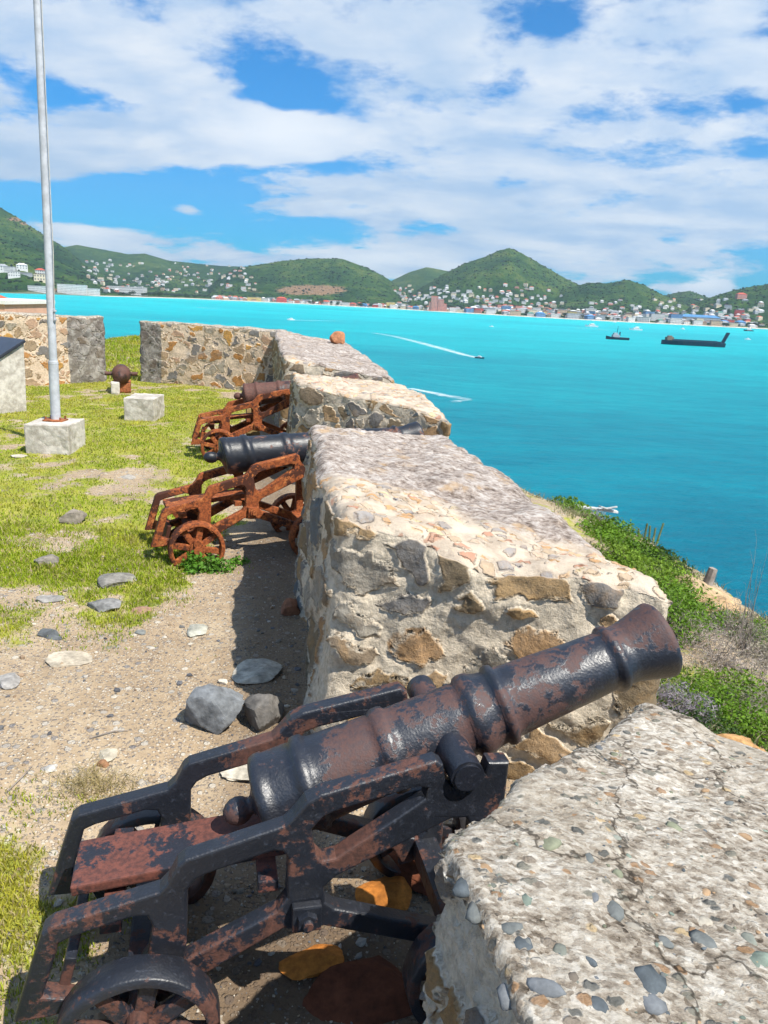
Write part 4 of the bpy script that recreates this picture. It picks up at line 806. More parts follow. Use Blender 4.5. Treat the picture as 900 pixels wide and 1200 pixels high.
for i, (px, py, y, r, c, lab) in enumerate(sh):
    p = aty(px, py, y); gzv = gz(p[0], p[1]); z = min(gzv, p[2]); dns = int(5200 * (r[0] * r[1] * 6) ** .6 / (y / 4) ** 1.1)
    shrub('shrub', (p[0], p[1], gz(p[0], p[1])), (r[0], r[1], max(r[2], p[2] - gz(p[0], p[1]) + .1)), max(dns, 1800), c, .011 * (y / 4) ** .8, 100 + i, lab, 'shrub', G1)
dr = [(835, 768, 5.2, (.46, .36, .22), SC, 'grey leafless scrub between the two green shrub rows'), (875, 790, 4.9, (.42, .34, .24), SC, 'pale grey scrub at the right edge above the round shrub'), (805, 745, 5.6, (.36, .36, .2), SC, 'grey scrub just beside the near muzzle tip'),
      (890, 745, 5.9, (.40, .3, .26), SC2, 'tall wispy scrub at the right edge against the sea'), (862, 722, 6.0, (.30, .3, .22), SC, 'wispy dry scrub on the skyline of the bank'), (790, 828, 3.95, (.26, .2, .20), (.33, .29, .33), 'purplish dry scrub left of the round green shrub'), (870, 825, 4.4, (.3, .2, .14), SC2, 'low olive-grey scrub behind the orange rock'),
      (822, 715, 6.9, (.30, .3, .12), SC, 'low grey scrub on the ochre bank'), (735, 640, 9.0, (.3, .3, .12), SC, 'dry scrub at the foot of the cacti'), (690, 606, 10.2, (.3, .3, .1), SC, 'dry scrub round the white crossed boards')]
for i, (px, py, y, r, c, lab) in enumerate(dr):
    p = aty(px, py, y); e = empty('scrub_bush', (p[0], p[1], gz(p[0], p[1]) - .02)); tag(e, lab, 'scrub', G2); hz = max(r[2], p[2] - gz(p[0], p[1]) + .14)
    V, F, C = leaf_cloud(int(3800 * (4.5 / y)), r[0], r[1], hz, c, .013, 200 + i, up=.0, aspect=.16, var=.5); mesh('twigs', V, F, M_leaf, e, col=C)
    twigs(46, r[0] * 1.1, r[1] * 1.1, hz * 1.15, 300 + i, .006, 4, parent=e)
# bare branching bush on the skyline at right
e = empty('bare_bush', (*aty(878, 735, 5.6)[:2], gz(*aty(878, 735, 5.6)[:2]) - .02)); tag(e, 'thin bare bush with forked twigs standing against the sea', 'bush'); twigs(16, .22, .22, 1.0, 401, .008, 5, parent=e)
# green cover of low plants on the slope
n = 90000; x = rng.uniform(1.2, 7.2, n); y = rng.uniform(1.6, 13.5, n); d_ = x - xw(y); k = (d_ > 1.45) & (d_ < 5.6); x, y, d_ = x[k], y[k], d_[k]
nn = fb2(x, y, .9, 4, 91, .6) + .3 * fb2(x, y, 4, 3, 92); k = (nn + rng.normal(0, .08, len(x)) > .0); x, y, nn = x[k], y[k], nn[k]
c = np.where((nn > .22)[:, None], np.array([GR]), np.array([(.30, .29, .16)])) * rng.uniform(.6, 1.3, (len(x), 1))
v, f, c = blades(np.c_[x, y, landz(x, y)], rng.uniform(.02, .10, len(x)), rng.uniform(.003, .008, len(x)), c, .8)
o = mesh('ground_cover', v, f, M_leaf, col=c); tag(o, 'low herbs and dry stalks covering the seaward slope', None, None, 'stuff')
# weeds at the second cannon's wheel
for i, (px, py, r, n, lab) in enumerate([(240, 668, (.22, .14, .15), 1900, 'leafy green weed growing against the wheel of the second cannon'), (280, 660, (.11, .09, .08), 500, 'small leafy weed under the second cannon carriage'), (222, 655, (.08, .05, .09), 260, 'green weed growing up through the spokes of the second cannon')]):
    p = atz(px, py, 0); shrub('weed', (p[0], p[1]), r, n, (.10, .24, .02), .013, 500 + i, lab, 'weed', 'weeds round the second cannon', 6, tw=.003, up=.8, aspect=.6)
r_ = np.random.default_rng(5)
# straw tuft
n = 500; p0 = atz(110, 925, -.06); P = np.c_[r_.normal(p0[0], .09, n), r_.normal(p0[1], .05, n), np.zeros(n)]; P[:, 2] = landz(P[:, 0], P[:, 1]); v, f, c = blades(P, r_.uniform(.02, .06, n), np.full(n, .0016), np.array([(.46, .37, .17)]) * r_.uniform(.6, 1.2, (n, 1)), 1.4)
o = mesh('straw_tuft', v, f, M_leaf, col=c, loc=(p0[0], p0[1], gz(p0[0], p0[1]))); tag(o, 'dry straw-coloured grass tuft behind the tail of the near carriage', 'grass tuft')
# dead sticks
for i, (a, b, lab) in enumerate([((8, 920), (38, 893), 'thin curved dry stick on the gravel at the left'), ((105, 862), (150, 852), 'thin dry twig lying across the gravel path')]):
    pa, pb = atz(*a, 0), atz(*b, 0); pa[2] = gz(*pa[:2]) + .006; pb[2] = gz(*pb[:2]) + .008; mi_ = (pa + pb) / 2 + np.array([.01, .02, .006]); bm = bmesh.new(); cyl(bm, pa - pa, mi_ - pa, .0035, .003, 6); cyl(bm, mi_ - pa, pb - pa, .003, .0015, 6)
    o = bm_obj('stick', bm, M_twig, rough=.001); o.location = pa; tag(o, lab, 'stick')
# cacti, crossed boards, stump, rocks on the slope
M_cact = mat_simple('cactus_skin', (.13, .16, .07), .8, .4, 20)
p = aty(758, 634, 9.6); e = empty('columnar_cactus', (p[0], p[1], gz(p[0], p[1]))); tag(e, 'clump of thin columnar cacti standing on the slope against the sea', 'cactus')
for i, (dx, h_, ln) in enumerate([(-.10, .20, -.03), (-.04, .28, .02), (.03, .24, .0), (.08, .20, .03), (.13, .28, .08)]):
    b0 = p[2] - gz(p[0], p[1]); bm = bmesh.new(); cyl(bm, (dx, 0, -.05), (dx + ln, .02 * i, b0 + h_ * .8), .015, .013, 8); cyl(bm, (dx + ln, .02 * i, b0 + h_ * .8), (dx + ln, .02 * i, b0 + h_ * .84), .013, .005, 8); bm_obj('stem', bm, M_cact, e, rough=.004)
M_whitew = mat_simple('bleached_white_wood', (.66, .66, .64), .8, .35, 14, .4, .004)
p = aty(700, 598, 10.5); g0 = gz(p[0], p[1]); e = empty('crossed_boards', (p[0], p[1], g0)); tag(e, 'bleached white crossed boards on a short post against the sea', 'wooden sign')
bm = bmesh.new(); cyl(bm, (-.12, 0, -.05), (-.12, 0, p[2] - g0), .03, .03, 8); bm_obj('post', bm, M_wood, e, rough=.004)
for c_, s_, r1, r2, nm in [((-.02, 0, p[2] - g0 + .02), (.62, .09, .03), .10, .05, 'long_board'), ((.14, -.03, p[2] - g0 + .035), (.30, .05, .02), .30, .35, 'cross_board'), ((.14, -.045, p[2] - g0 + .05), (.24, .045, .02), -.28, -.25, 'cross_board')]:
    bm = bmesh.new(); bx(bm, (0, 0, 0), s_, bev=.004); bmesh.ops.transform(bm, matrix=Matrix.Translation(c_) @ Matrix.Rotation(r2, 4, 'Z') @ Matrix.Rotation(r1, 4, 'Y'), verts=bm.verts); bm_obj(nm, bm, M_whitew, e, rough=.004)
p = aty(828, 678, 7.8); g0 = gz(p[0], p[1]); bm = bmesh.new(); cyl(bm, (0, 0, -.1), (.05, 0, p[2] - g0 + .12), .06, .045, 10); bm_obj('tree_stump', bm, M_twig, rough=.012, loc=(p[0], p[1], g0)); tag(COL.objects[-1], 'short broken stump sticking up from the ochre bank', 'stump')
for i, (px, py, y, s, col, lab) in enumerate([(868, 872, 3.55, (.26, .18, .12), (.42, .24, .10), 'orange-brown boulder at the right edge below the green shrub'), (795, 873, 3.4, (.22, .12, .08), (.15, .09, .07), 'dark brown rock at the outer foot of the nearest merlon'), (892, 893, 3.2, (.2, .14, .10), (.30, .28, .26), 'grey boulder at the right edge beside the nearest merlon'),
     (815, 690, 7.2, (.34, .5, .16), (.46, .33, .19), 'ochre rock bank near the stump'), (838, 712, 6.7, (.24, .3, .12), (.42, .28, .15), 'ochre rock below the stump on the cliff edge')]):
    p = aty(px, py, y); rock('boulder', (p[0], p[1], max(gz(p[0], p[1]), p[2] - s[2] * .8)), s, col, 600 + i, sub=4, yaw=.3, label=lab, cat='boulder', group='boulders on the seaward slope', rough=.25)
# ------------------------------------------------------------------ the town across the bay
def flat_mat(name, col, rough=.8): return mat_simple(name, col, rough, .12, .3, .0, .001)
WALLC = {'white': (.62, .62, .60), 'cream': (.66, .58, .42), 'pink': (.58, .26, .20), 'grey': (.40, .42, .44), 'yellow': (.66, .50, .18), 'blue': (.12, .26, .46), 'red': (.52, .09, .07), 'tan': (.50, .38, .26)}
ROOFC = {'white': (.70, .70, .70), 'grey': (.32, .33, .35), 'red': (.50, .10, .06), 'brown': (.22, .12, .08), 'blue': (.08, .22, .42), 'green': (.12, .26, .20)}
MW = {k: flat_mat('wall_' + k, v) for k, v in WALLC.items()}; MR = {k: flat_mat('roof_' + k, v) for k, v in ROOFC.items()}; M_win = flat_mat('window_dark', (.05, .06, .08), .3)
def house_parts(w, d, h, storeys, roof, wallm, roofm, name='house'):
    """walls with window openings (dark panes, 2 cm proud) and a roof child"""
    e = empty(name, (0, 0, 0)); bm = bmesh.new(); bx(bm, (0, 0, h / 2 - 3), (w, d, h + 6))
    nw = max(2, int(w / 3.2)); nd_ = max(2, int(d / 3.2)); sh_ = h / storeys
    for s in range(storeys):
        for i in range(nw):
            x = -w / 2 + (i + .5) * w / nw
            for q in (-1, 1): bx(bm, (x, q * (d / 2 + .01), (s + .5) * sh_), (w / nw * .42, .06, sh_ * .45), mi=1)
        for i in range(nd_):
            y = -d / 2 + (i + .5) * d / nd_
            for q in (-1, 1): bx(bm, (q * (w / 2 + .01), y, (s + .5) * sh_), (.06, d / nd_ * .42, sh_ * .45), mi=1)
    o = bm_obj('wall', bm, [wallm, M_win], e); bm = bmesh.new()
    if roof == 'flat': bx(bm, (0, 0, h + .25), (w + .6, d + .6, .5))
    else:
        rh = d * .28; x0, y0 = w / 2 + .5, d / 2 + .5; ins = d / 2 if roof == 'hip' else 0
        vs = [bm.verts.new(v) for v in [(-x0, -y0, h + .02), (x0, -y0, h + .02), (x0, y0, h + .02), (-x0, y0, h + .02), (-x0 + ins, 0, h + rh), (x0 - ins, 0, h + rh)]]
        for f in [(0, 1, 5, 4), (2, 3, 4, 5), (1, 2, 5), (3, 0, 4), (3, 2, 1, 0)]: bm.faces.new([vs[i] for i in f])
    bm_obj('roof', bm, roofm, e); return e
PROTO = {}
def get_house(kind):
    if kind in PROTO: return copytree(PROTO[kind])
    w, d, h, st, rf, wc, rc = kind; o = house_parts(w, d, h, st, rf, MW[wc], MR[rc]); PROTO[kind] = o; return o
KN = {'white': 'white', 'cream': 'cream', 'pink': 'pink', 'grey': 'grey', 'yellow': 'yellow', 'blue': 'blue', 'red': 'red', 'tan': 'tan'}
def kinds(walls, sizes):
    out = []
    for w_ in walls:
        for s in sizes: out.append((*s[:4], s[4], w_[0], w_[1]))
    return out
WHK = kinds([('white', 'grey'), ('white', 'white'), ('white', 'red'), ('cream', 'brown')], [(14, 10, 6, 2, 'hip'), (18, 11, 8, 2, 'flat')])
SHK = kinds([('white', 'white'), ('pink', 'red'), ('cream', 'grey'), ('yellow', 'brown'), ('white', 'red'), ('blue', 'blue'), ('tan', 'brown'), ('red', 'grey'), ('white', 'green'), ('white', 'grey'), ('grey', 'grey')], [(20, 12, 7, 2, 'hip'), (26, 13, 11, 3, 'flat')])
hr = random.Random(4); placed = []; nhouse = 0; HL = []
def place_house(px, py, kindlist, zone, sc=1., snap=None):
    global nhouse
    h = hit(px, py)
    if snap is not None:
        d = ray(px, py); m = d[0] / d[1]; yy = shoreY(m) + snap; h = (m * yy, yy, float(terr(np.array([m]), np.array([yy]))[0]))
    if h is None: return
    for q in placed:
        if (q[0] - h[0]) ** 2 + (q[1] - h[1]) ** 2 < (24 * sc) ** 2: return
    k = hr.choice(kindlist); e = get_house(k); e.location = (h[0], h[1], h[2] + .5); e.rotation_euler = (0, 0, hr.uniform(-.5, .5)); s = sc * hr.uniform(.8, 1.25); e.scale = (s, s, s * hr.uniform(.85, 1.15)); placed.append(h); nhouse += 1
    zz_ = [(360, 'left of the quarry scar'), (500, 'left of the pink tower'), (600, 'right of the pink tower'), (700, 'below the pointed peak'), (790, 'behind the tugboat'), (2000, 'behind the landing barge')]
    if 'waterfront' in zone: zone = 'in town ' + next(n_ for q_, n_ in zz_ if px < q_)
    roofs = {'hip': 'hipped', 'flat': 'flat'}[k[4]]
    tag(e, f'{k[5]} house with {roofs} {k[6]} roof {zone}', 'house', f'{k[5]} houses with {roofs} {k[6]} roofs {zone}'); HL.append((e, px))
def cluster(n, x0, x1, top, bot, kl, zone, sc=1.):
    """houses scattered between two pixel heights that may slope (lists over x)"""
    for i in range(n):
        px = hr.uniform(x0, x1); u = (px - x0) / (x1 - x0); a = top[0] + (top[1] - top[0]) * u; b = bot[0] + (bot[1] - bot[0]) * u; place_house(px, hr.uniform(a, b), kl, zone, sc)
for row, n0 in ((60, 56), (125, 38), (200, 28), (300, 20), (420, 16)):
    for i in range(n0):
        px = 300 + (890 - 300) * (i + hr.uniform(-.4, .4)) / n0
        if row == 60 and (330 < px < 372 or 500 < px < 528): continue
        if row > 250: px = 560 + (px - 300) * .56
        place_house(px, 0 + 350 + .05 * (px - 450), SHK, 'along the far waterfront', 1.0 if px < 600 else 1.1, snap=row + hr.uniform(-15, 15))
cluster(38, 95, 300, (306, 326), (338, 345), WHK, 'on the left slopes')
cluster(16, 0, 60, (303, 325), (325, 334), WHK, 'on the far-left headland', 1.7)
cluster(40, 470, 640, (335, 348), (352, 358), WHK, 'under the pointed peak', 1.0)
cluster(14, 740, 880, (358, 366), (366, 372), WHK, 'above the right-hand town')
cluster(6, 105, 150, (296, 306), (312, 318), WHK, 'high on the left hillside', 1.3)
from collections import defaultdict
ORD = ['leftmost', 'second', 'third', 'fourth', 'fifth', 'sixth', 'seventh', 'eighth', 'ninth', 'tenth', 'eleventh', 'twelfth', 'thirteenth', 'fourteenth', 'fifteenth', 'sixteenth', 'seventeenth', 'eighteenth', 'nineteenth', 'twentieth', 'twenty-first', 'twenty-second', 'twenty-third', 'twenty-fourth', 'twenty-fifth', 'twenty-sixth']
tr_ = 0
while nhouse < 302 and tr_ < 3000:
    tr_ += 1; q_ = hr.random()
    if q_ < .15: cluster(1, 95, 300, (306, 326), (338, 345), WHK, 'on the left slopes')
    elif q_ < .7: cluster(1, 460, 660, (336, 348), (352, 360), WHK, 'under the pointed peak')
    else: cluster(1, 690, 890, (352, 362), (368, 374), WHK, 'above the right-hand town')
def ordinals(HL):
    by = defaultdict(list)
    for e_, px_ in HL: by[e_['label']].append((px_, e_))
    for lab, L_ in by.items():
        if 1 < len(L_) <= 26:
            L_.sort(key=lambda q: q[0])
            for i, (_, e_) in enumerate(L_): e_['label'] = ('leftmost ' if i == 0 else 'rightmost ' if i == len(L_) - 1 else ORD[i] + ' from left, ') + lab
ordinals(HL)
# the rest of the town, past the first 300 houses: one object
def town_mass(n, seed=8):
    r_ = random.Random(seed); V = []; F = []; MI = []; names = ['white', 'cream', 'pink', 'grey', 'tan', 'white', 'cream', 'white', 'grey', 'white']; mats = [MW[k] for k in sorted(set(names))] + [MR[k] for k in ('red', 'grey', 'white', 'brown')] + [M_win]; wi = sorted(set(names)); nw = len(wi)
    got = 0; tries = 0
    while got < n and tries < n * 6:
        tries += 1; q = r_.random()
        if q < .68: px = r_.uniform(250, 895); sn = r_.uniform(50, 200 if px < 560 else 480); yy = None
        elif q < .82: px, py = r_.uniform(95, 300), r_.uniform(308, 344); sn = None
        elif q < .92: px, py = r_.uniform(460, 660), r_.uniform(336, 362); sn = None
        else: px, py = r_.uniform(690, 895), r_.uniform(352, 374); sn = None
        if sn is not None:
            d = ray(px, 350 + .05 * (px - 450)); m = d[0] / d[1]; yy = shoreY(m) + sn; h = (m * yy, yy, float(terr(np.array([m]), np.array([yy]))[0]))
        else: h = hit(px, py)
        if h is None or any((a[0] - h[0]) ** 2 + (a[1] - h[1]) ** 2 < 250 for a in placed): continue
        placed.append(h); got += 1; w, dd, ht = r_.uniform(10, 20), r_.uniform(8, 12), r_.choice([4, 6, 7, 10]); a = r_.uniform(-.5, .5); c, s = math.cos(a), math.sin(a); b = len(V); rh = 2.5
        for x, y, z in [(-w, -dd, -4), (w, -dd, -4), (w, dd, -4), (-w, dd, -4), (-w, -dd, ht * 2), (w, -dd, ht * 2), (w, dd, ht * 2), (-w, dd, ht * 2), (-w * .5, 0, ht * 2 + rh * 2), (w * .5, 0, ht * 2 + rh * 2)]:
            x, y, z = x / 2, y / 2, z / 2; V.append((h[0] + c * x - s * y, h[1] + s * x + c * y, h[2] + .3 + z))
        wm = wi.index(r_.choice(names)); rm = nw + r_.randrange(4)
        for f, mm in [((0, 1, 5, 4), wm), ((1, 2, 6, 5), wm), ((2, 3, 7, 6), wm), ((3, 0, 4, 7), wm), ((4, 5, 9, 8), rm), ((6, 7, 8, 9), rm), ((5, 6, 9), rm), ((7, 4, 8), rm)]: F.append(tuple(b + i for i in f)); MI.append(mm)
        k = max(2, int(w / 5))
        for i in range(k):
            for fl in range(1 if ht < 7 else 2):
                x0 = -w / 2 + (i + .3) * w / k; x1 = x0 + w / k * .4; z0 = .8 + fl * 3.; bb = len(V)
                for x, z in ((x0, z0), (x1, z0), (x1, z0 + 1.3), (x0, z0 + 1.3)):
                    y = -dd / 2 - .05; V.append((h[0] + c * x - s * y, h[1] + s * x + c * y, h[2] + .3 + z))
                F.append((bb, bb + 1, bb + 2, bb + 3)); MI.append(nw + 4)
    o = mesh('houses', V, F, mats, mi=MI); tag(o, 'the many smaller houses of the town round the bay', None, None, 'stuff')
town_mass(430)
# large separate buildings
def big(px, py, w, d, h, st, roof, wc, rc, label, name='apartment_building', snap=None, yaw=0.):
    hh = hit(px, py); dr_ = ray(px, py); m = dr_[0] / dr_[1]
    if snap is not None or hh is None: yy = shoreY(m) + (snap or 60); hh = (m * yy, yy, float(terr(np.array([m]), np.array([yy]))[0]))
    e = house_parts(w, d, h, st, roof, MW[wc], MR[rc], name); e.location = (hh[0], hh[1], hh[2] + .3); e.rotation_euler[2] = yaw; return tag(e, label, 'building')
big(85, 340, 74, 24, 25, 6, 'flat', 'white', 'white', 'long white hotel block on the shore just right of the flagpole', 'hotel_building', 50, .2)
big(106, 343, 46, 22, 17, 4, 'flat', 'white', 'white', 'white hotel wing at the right end of the shore block', 'hotel_building', 40, .1)
big(48, 342, 60, 18, 15, 3, 'flat', 'white', 'grey', 'low white building left of the flagpole on the far shore', 'hotel_building', 50, .1)
big(10, 318, 34, 16, 12, 3, 'flat', 'white', 'grey', 'white house with balconies on the headland at the left edge', 'apartment_building')
big(30, 322, 34, 10, 5, 1, 'flat', 'grey', 'grey', 'low grey-roofed building on the headland left of the flagpole', 'apartment_building')
big(150, 334, 110, 50, 22, 3, 'flat', 'white', 'white', 'huge white warehouse roof on the plain behind the beach', 'warehouse', 330)
big(330, 350, 34, 18, 13, 3, 'hip', 'red', 'red', 'red-roofed beach building left of the dark tree clump', 'beach_building', 60)
big(298, 350, 44, 20, 12, 3, 'flat', 'yellow', 'brown', 'yellow hotel on the beach under the brown quarry slope', 'hotel_building', 55)
big(820, 368, 120, 26, 14, 3, 'hip', 'grey', 'blue', 'long blue-roofed hall behind the right end of the town', 'warehouse', 210, -.1)
big(792, 368, 34, 24, 22, 5, 'flat', 'blue', 'blue', 'tall blue building at the right of the town', 'office_building', 150)
big(770, 368, 40, 22, 20, 5, 'flat', 'white', 'grey', 'tall white block at the right of the town', 'apartment_building', 160)
big(868, 350, 34, 20, 14, 3, 'hip', 'pink', 'red', 'pink villa alone on the right-hand hillside', 'villa')
big(458, 356, 30, 16, 18, 4, 'flat', 'yellow', 'grey', 'tall yellow building left of the pink tower', 'apartment_building', 70)
# stepped pink tower hotel
dr_ = ray(513, 362); m = dr_[0] / dr_[1]; yy = shoreY(m) + 45; e = empty('tower_hotel', (m * yy, yy, float(terr(np.array([m]), np.array([yy]))[0]))); tag(e, 'stepped pinkish-red tower hotel standing alone on the beach', 'hotel')
for x0, w, h, st in [(-12, 22, 44, 11), (8, 20, 34, 9), (22, 12, 22, 6), (-25, 8, 26, 7)]:
    bm = bmesh.new(); bx(bm, (x0, 0, h / 2 - 2), (w, 24 if w > 15 else 20, h + 4))
    for s in range(st):
        for i in range(max(2, int(w / 4))):
            bx(bm, (x0 - w / 2 + (i + .5) * w / max(2, int(w / 4)), -(12.02 if w > 15 else 10.02), (s + .55) * h / st), (2.2, .1, h / st * .5), mi=1)
    bm_obj('tower_block', bm, [MW['pink'], M_win], e); bm = bmesh.new(); bx(bm, (x0, 0, h + .6), (w * .9, 18, 1.1)); bm_obj('roof', bm, MW['red'], e)
# trees along the shore
M_bark = flat_mat('bark', (.14, .10, .07))
def far_tree(seed, h, r, palm=False):
    e = empty('shore_tree', (0, 0, 0)); V, F, C = leaf_cloud(420, r, r, h * .36, (.035, .075, .015), .75, seed, 'ball', lump=.4, aspect=.8); V[:, 2] += h * .62; mesh('crown', V, F, M_leaf, e, col=C)
    bm = bmesh.new(); cyl(bm, (0, 0, -1), (.2, 0, h * .6), .35, .2, 6); cyl(bm, (.2, 0, h * .4), (r * .5, 0, h * .75), .2, .1, 5); cyl(bm, (.2, 0, h * .4), (-r * .4, .5, h * .75), .2, .1, 5); bm_obj('trunk', bm, M_bark, e); return e
TP = [far_tree(900 + i, h_, r) for i, (h_, r) in enumerate([(10, 6), (13, 8), (8, 7), (12, 6)])]; used = [False] * 4
spots = []; TL = []
for i in range(14): spots.append((hr.uniform(374, 442), hr.uniform(20, 150), 1.2, 'in the clump under the quarry scar'))
for i in range(60):
    px = hr.uniform(140, 890); spots.append((px, hr.uniform(30, 230), .9, next(n_ for q_, n_ in [(372, 'left of the quarry scar'), (500, 'left of the pink tower'), (600, 'right of the pink tower'), (700, 'below the pointed peak'), (790, 'behind the tugboat'), (2000, 'behind the landing barge')] if px < q_)))
for i in range(14): spots.append((hr.uniform(150, 240), hr.uniform(60, 200), 1.0, 'on the flats behind the left beach'))
for i, (px, sn, sc, lab) in enumerate(spots):
    k = i % 4; e = TP[k] if not used[k] else copytree(TP[k]); used[k] = True; dr_ = ray(px, 350 + .05 * (px - 450)); m = dr_[0] / dr_[1]; yy = shoreY(m) + sn
    e.location = (m * yy, yy, float(terr(np.array([m]), np.array([yy]))[0])); e.rotation_euler[2] = hr.uniform(0, 6); s = sc * hr.uniform(.8, 1.4); e.scale = (s, s, s)
    tag(e, 'dark green shore tree ' + lab, 'tree', 'trees ' + lab); TL.append((e, px))
ordinals(TL)
# forest texture on the headland and lower hills: bushy clumps as stuff
n = 9000; Vb, Fb = ICO[1]; pxs = rng.uniform(-.55, .55, n); yo_ = rng.uniform(80, 1900, n); yy = shoreY(pxs) + yo_; zz = terr(pxs, yy); xx = pxs * yy; ok = zz > -26; xx, yy, zz = xx[ok], yy[ok], zz[ok]
sz = rng.uniform(2.5, 5.5, len(xx)); V = (Vb[None] * (1 + .25 * rng.normal(size=(len(xx), len(Vb), 1))) * sz[:, None, None] * np.array([1, 1, .6]) + np.stack([xx, yy, zz + sz * .25], -1)[:, None]).reshape(-1, 3)
F = (Fb[None] + (np.arange(len(xx)) * len(Vb))[:, None, None]).reshape(-1, 3); cc = np.array([(.018, .042, .013)]) * rng.uniform(.6, 1.7, (len(xx), 1)); o = mesh('woodland', V, F, M_leaf, col=np.repeat(cc, len(Vb), 0)); tag(o, 'woodland covering the lower slopes of the hills', None, None, 'stuff')
# pink building with orange roof below the fort at the left
M_pinkw = mat_simple('pink_render', (.62, .36, .26), .85, .15, 2); M_orr = mat_simple('orange_roof_tiles', (.55, .13, .07), .8, .25, 6); M_wt = mat_simple('white_trim', (.72, .70, .66), .8, .1, 5)
e = empty('pink_building', (-29.9, 53, -6)); tag(e, 'pink building with an orange-red roof beyond the left wall', 'building')
bm = bmesh.new(); bx(bm, (0, 0, 2.9), (11, 7, 7.2)); bm_obj('wall', bm, M_pinkw, e); bm = bmesh.new(); bx(bm, (0, 0, 6.62), (11.3, 7.3, .24)); bm_obj('parapet_cap', bm, M_wt, e); bm = bmesh.new(); bx(bm, (0, -3.56, 5.6), (11.1, .1, .14)); bm_obj('string_course', bm, M_wt, e)
bm = bmesh.new(); x0, y0 = 4.2, 2.6; vs = [bm.verts.new(v) for v in [(-x0 - 1.4, -y0, 6.75), (x0 - 1.4, -y0, 6.75), (x0 - 1.4, y0, 6.75), (-x0 - 1.4, y0, 6.75), (-2.6, 0, 8.3), (-.2, 0, 8.3)]]
for f in [(0, 1, 5, 4), (2, 3, 4, 5), (1, 2, 5), (3, 0, 4), (3, 2, 1, 0)]: bm.faces.new([vs[i] for i in f])
bm_obj('roof', bm, M_orr, e)
for wx in (-4, -1.5, 1, 3.8):
    bm = bmesh.new(); bx(bm, (wx, -3.53, 3.6), (1.1, .1, 1.5)); bm_obj('window', bm, M_win, e)
# ------------------------------------------------------------------ boats
M_hullk = flat_mat('dark_hull', (.02, .03, .05), .5); M_boatw = flat_mat('white_boat_paint', (.78, .78, .77), .4); M_hullb = flat_mat('blue_black_steel', (.02, .05, .08), .6); M_deck = flat_mat('rusty_deck', (.20, .15, .11)); M_red = flat_mat('red_paint', (.4, .05, .04))
def hull(L, B, D, mat, parent, fl=.25, name='hull', z0=-.6):
    bm = bmesh.new(); rows = []
    for i in range(13):
        u = i / 12; x = -L / 2 + L * u; wf = (1 - max(0, (u - .62) / .38) ** 2.2) * (.85 + .15 * min(1, u / .15)); sh = D * (1 + fl * max(0, u - .5) ** 2 * 4)
        rows.append([bm.verts.new((x, s * B / 2 * max(wf, .02) * k, z)) for s, k, z in ((-1, 1., sh), (-1, .8, z0), (1, .8, z0), (1, 1., sh))])
    for a, b in zip(rows[:-1], rows[1:]):
        for j in range(4): bm.faces.new((a[j], a[(j + 1) % 4], b[(j + 1) % 4], b[j]))
    bm.faces.new(rows[0]); bm.faces.new(rows[-1][::-1]); return bm_obj(name, bm, mat, parent)
p = aty(723, 398, 960); p = atz(723, 398, -30); e = empty('tugboat', (p[0], p[1], -30), math.pi + .05); tag(e, 'dark tugboat with a tall mast, left of the landing barge', 'tugboat')
hull(26, 8, 2.6, M_hullk, e, .5)
bm = bmesh.new(); bx(bm, (2, 0, 4.0), (8, 5, 3), bev=.2); bx(bm, (2.5, 0, 6.4), (4.5, 4, 2), bev=.2); bm_obj('wheelhouse', bm, flat_mat('tug_house', (.35, .38, .42)), e); bm = bmesh.new(); bx(bm, (4.8, 0, 6.6), (.1, 3.2, .9)); bm_obj('window', bm, M_win, e)
bm = bmesh.new(); cyl(bm, (1, 0, 7), (0, 0, 15), .35, .15, 8); bx(bm, (.4, 0, 11.5), (.3, 3.4, .3)); bm_obj('mast', bm, M_hullk, e); bm = bmesh.new(); cyl(bm, (-2.5, 0, 4), (-2.5, 0, 8.5), .8, .7, 12); bm_obj('funnel', bm, M_hullk, e)
p = atz(811, 405, -30); e = empty('landing_barge', (p[0], p[1], -30), math.pi - .06); tag(e, 'long dark landing barge with a raised ramp at its right end', 'barge')
hull(64, 14, 4.2, M_hullb, e, .1); 
bm = bmesh.new(); bx(bm, (-2, -6.6, 4.9), (50, .5, 1.5)); bx(bm, (-2, 6.6, 4.9), (50, .5, 1.5)); bm_obj('bulwark', bm, M_hullb, e)
bm = bmesh.new(); bx(bm, (-1, 0, 4.35), (48, 12, .25)); bm_obj('deck', bm, M_deck, e)
bm = bmesh.new(); bx(bm, (0, 0, 0), (12, 9, .8)); bmesh.ops.transform(bm, matrix=Matrix.Translation((-32.5, 0, 9.2)) @ Matrix.Rotation(math.radians(68), 4, 'Y'), verts=bm.verts); bm_obj('ramp', bm, M_hullb, e)
bm = bmesh.new(); bx(bm, (24, 0, 6.0), (7, 9, 3.2), bev=.2); bx(bm, (24, 0, 8.2), (4, 6, 1.6), bev=.2); bm_obj('wheelhouse', bm, M_deck, e)
for x_ in np.linspace(-22, 16, 8):
    bm = bmesh.new(); bx(bm, (x_, 7.08, 3.2), (.6, .25, 2.6)); bm_obj('fender', bm, M_hullk, e)
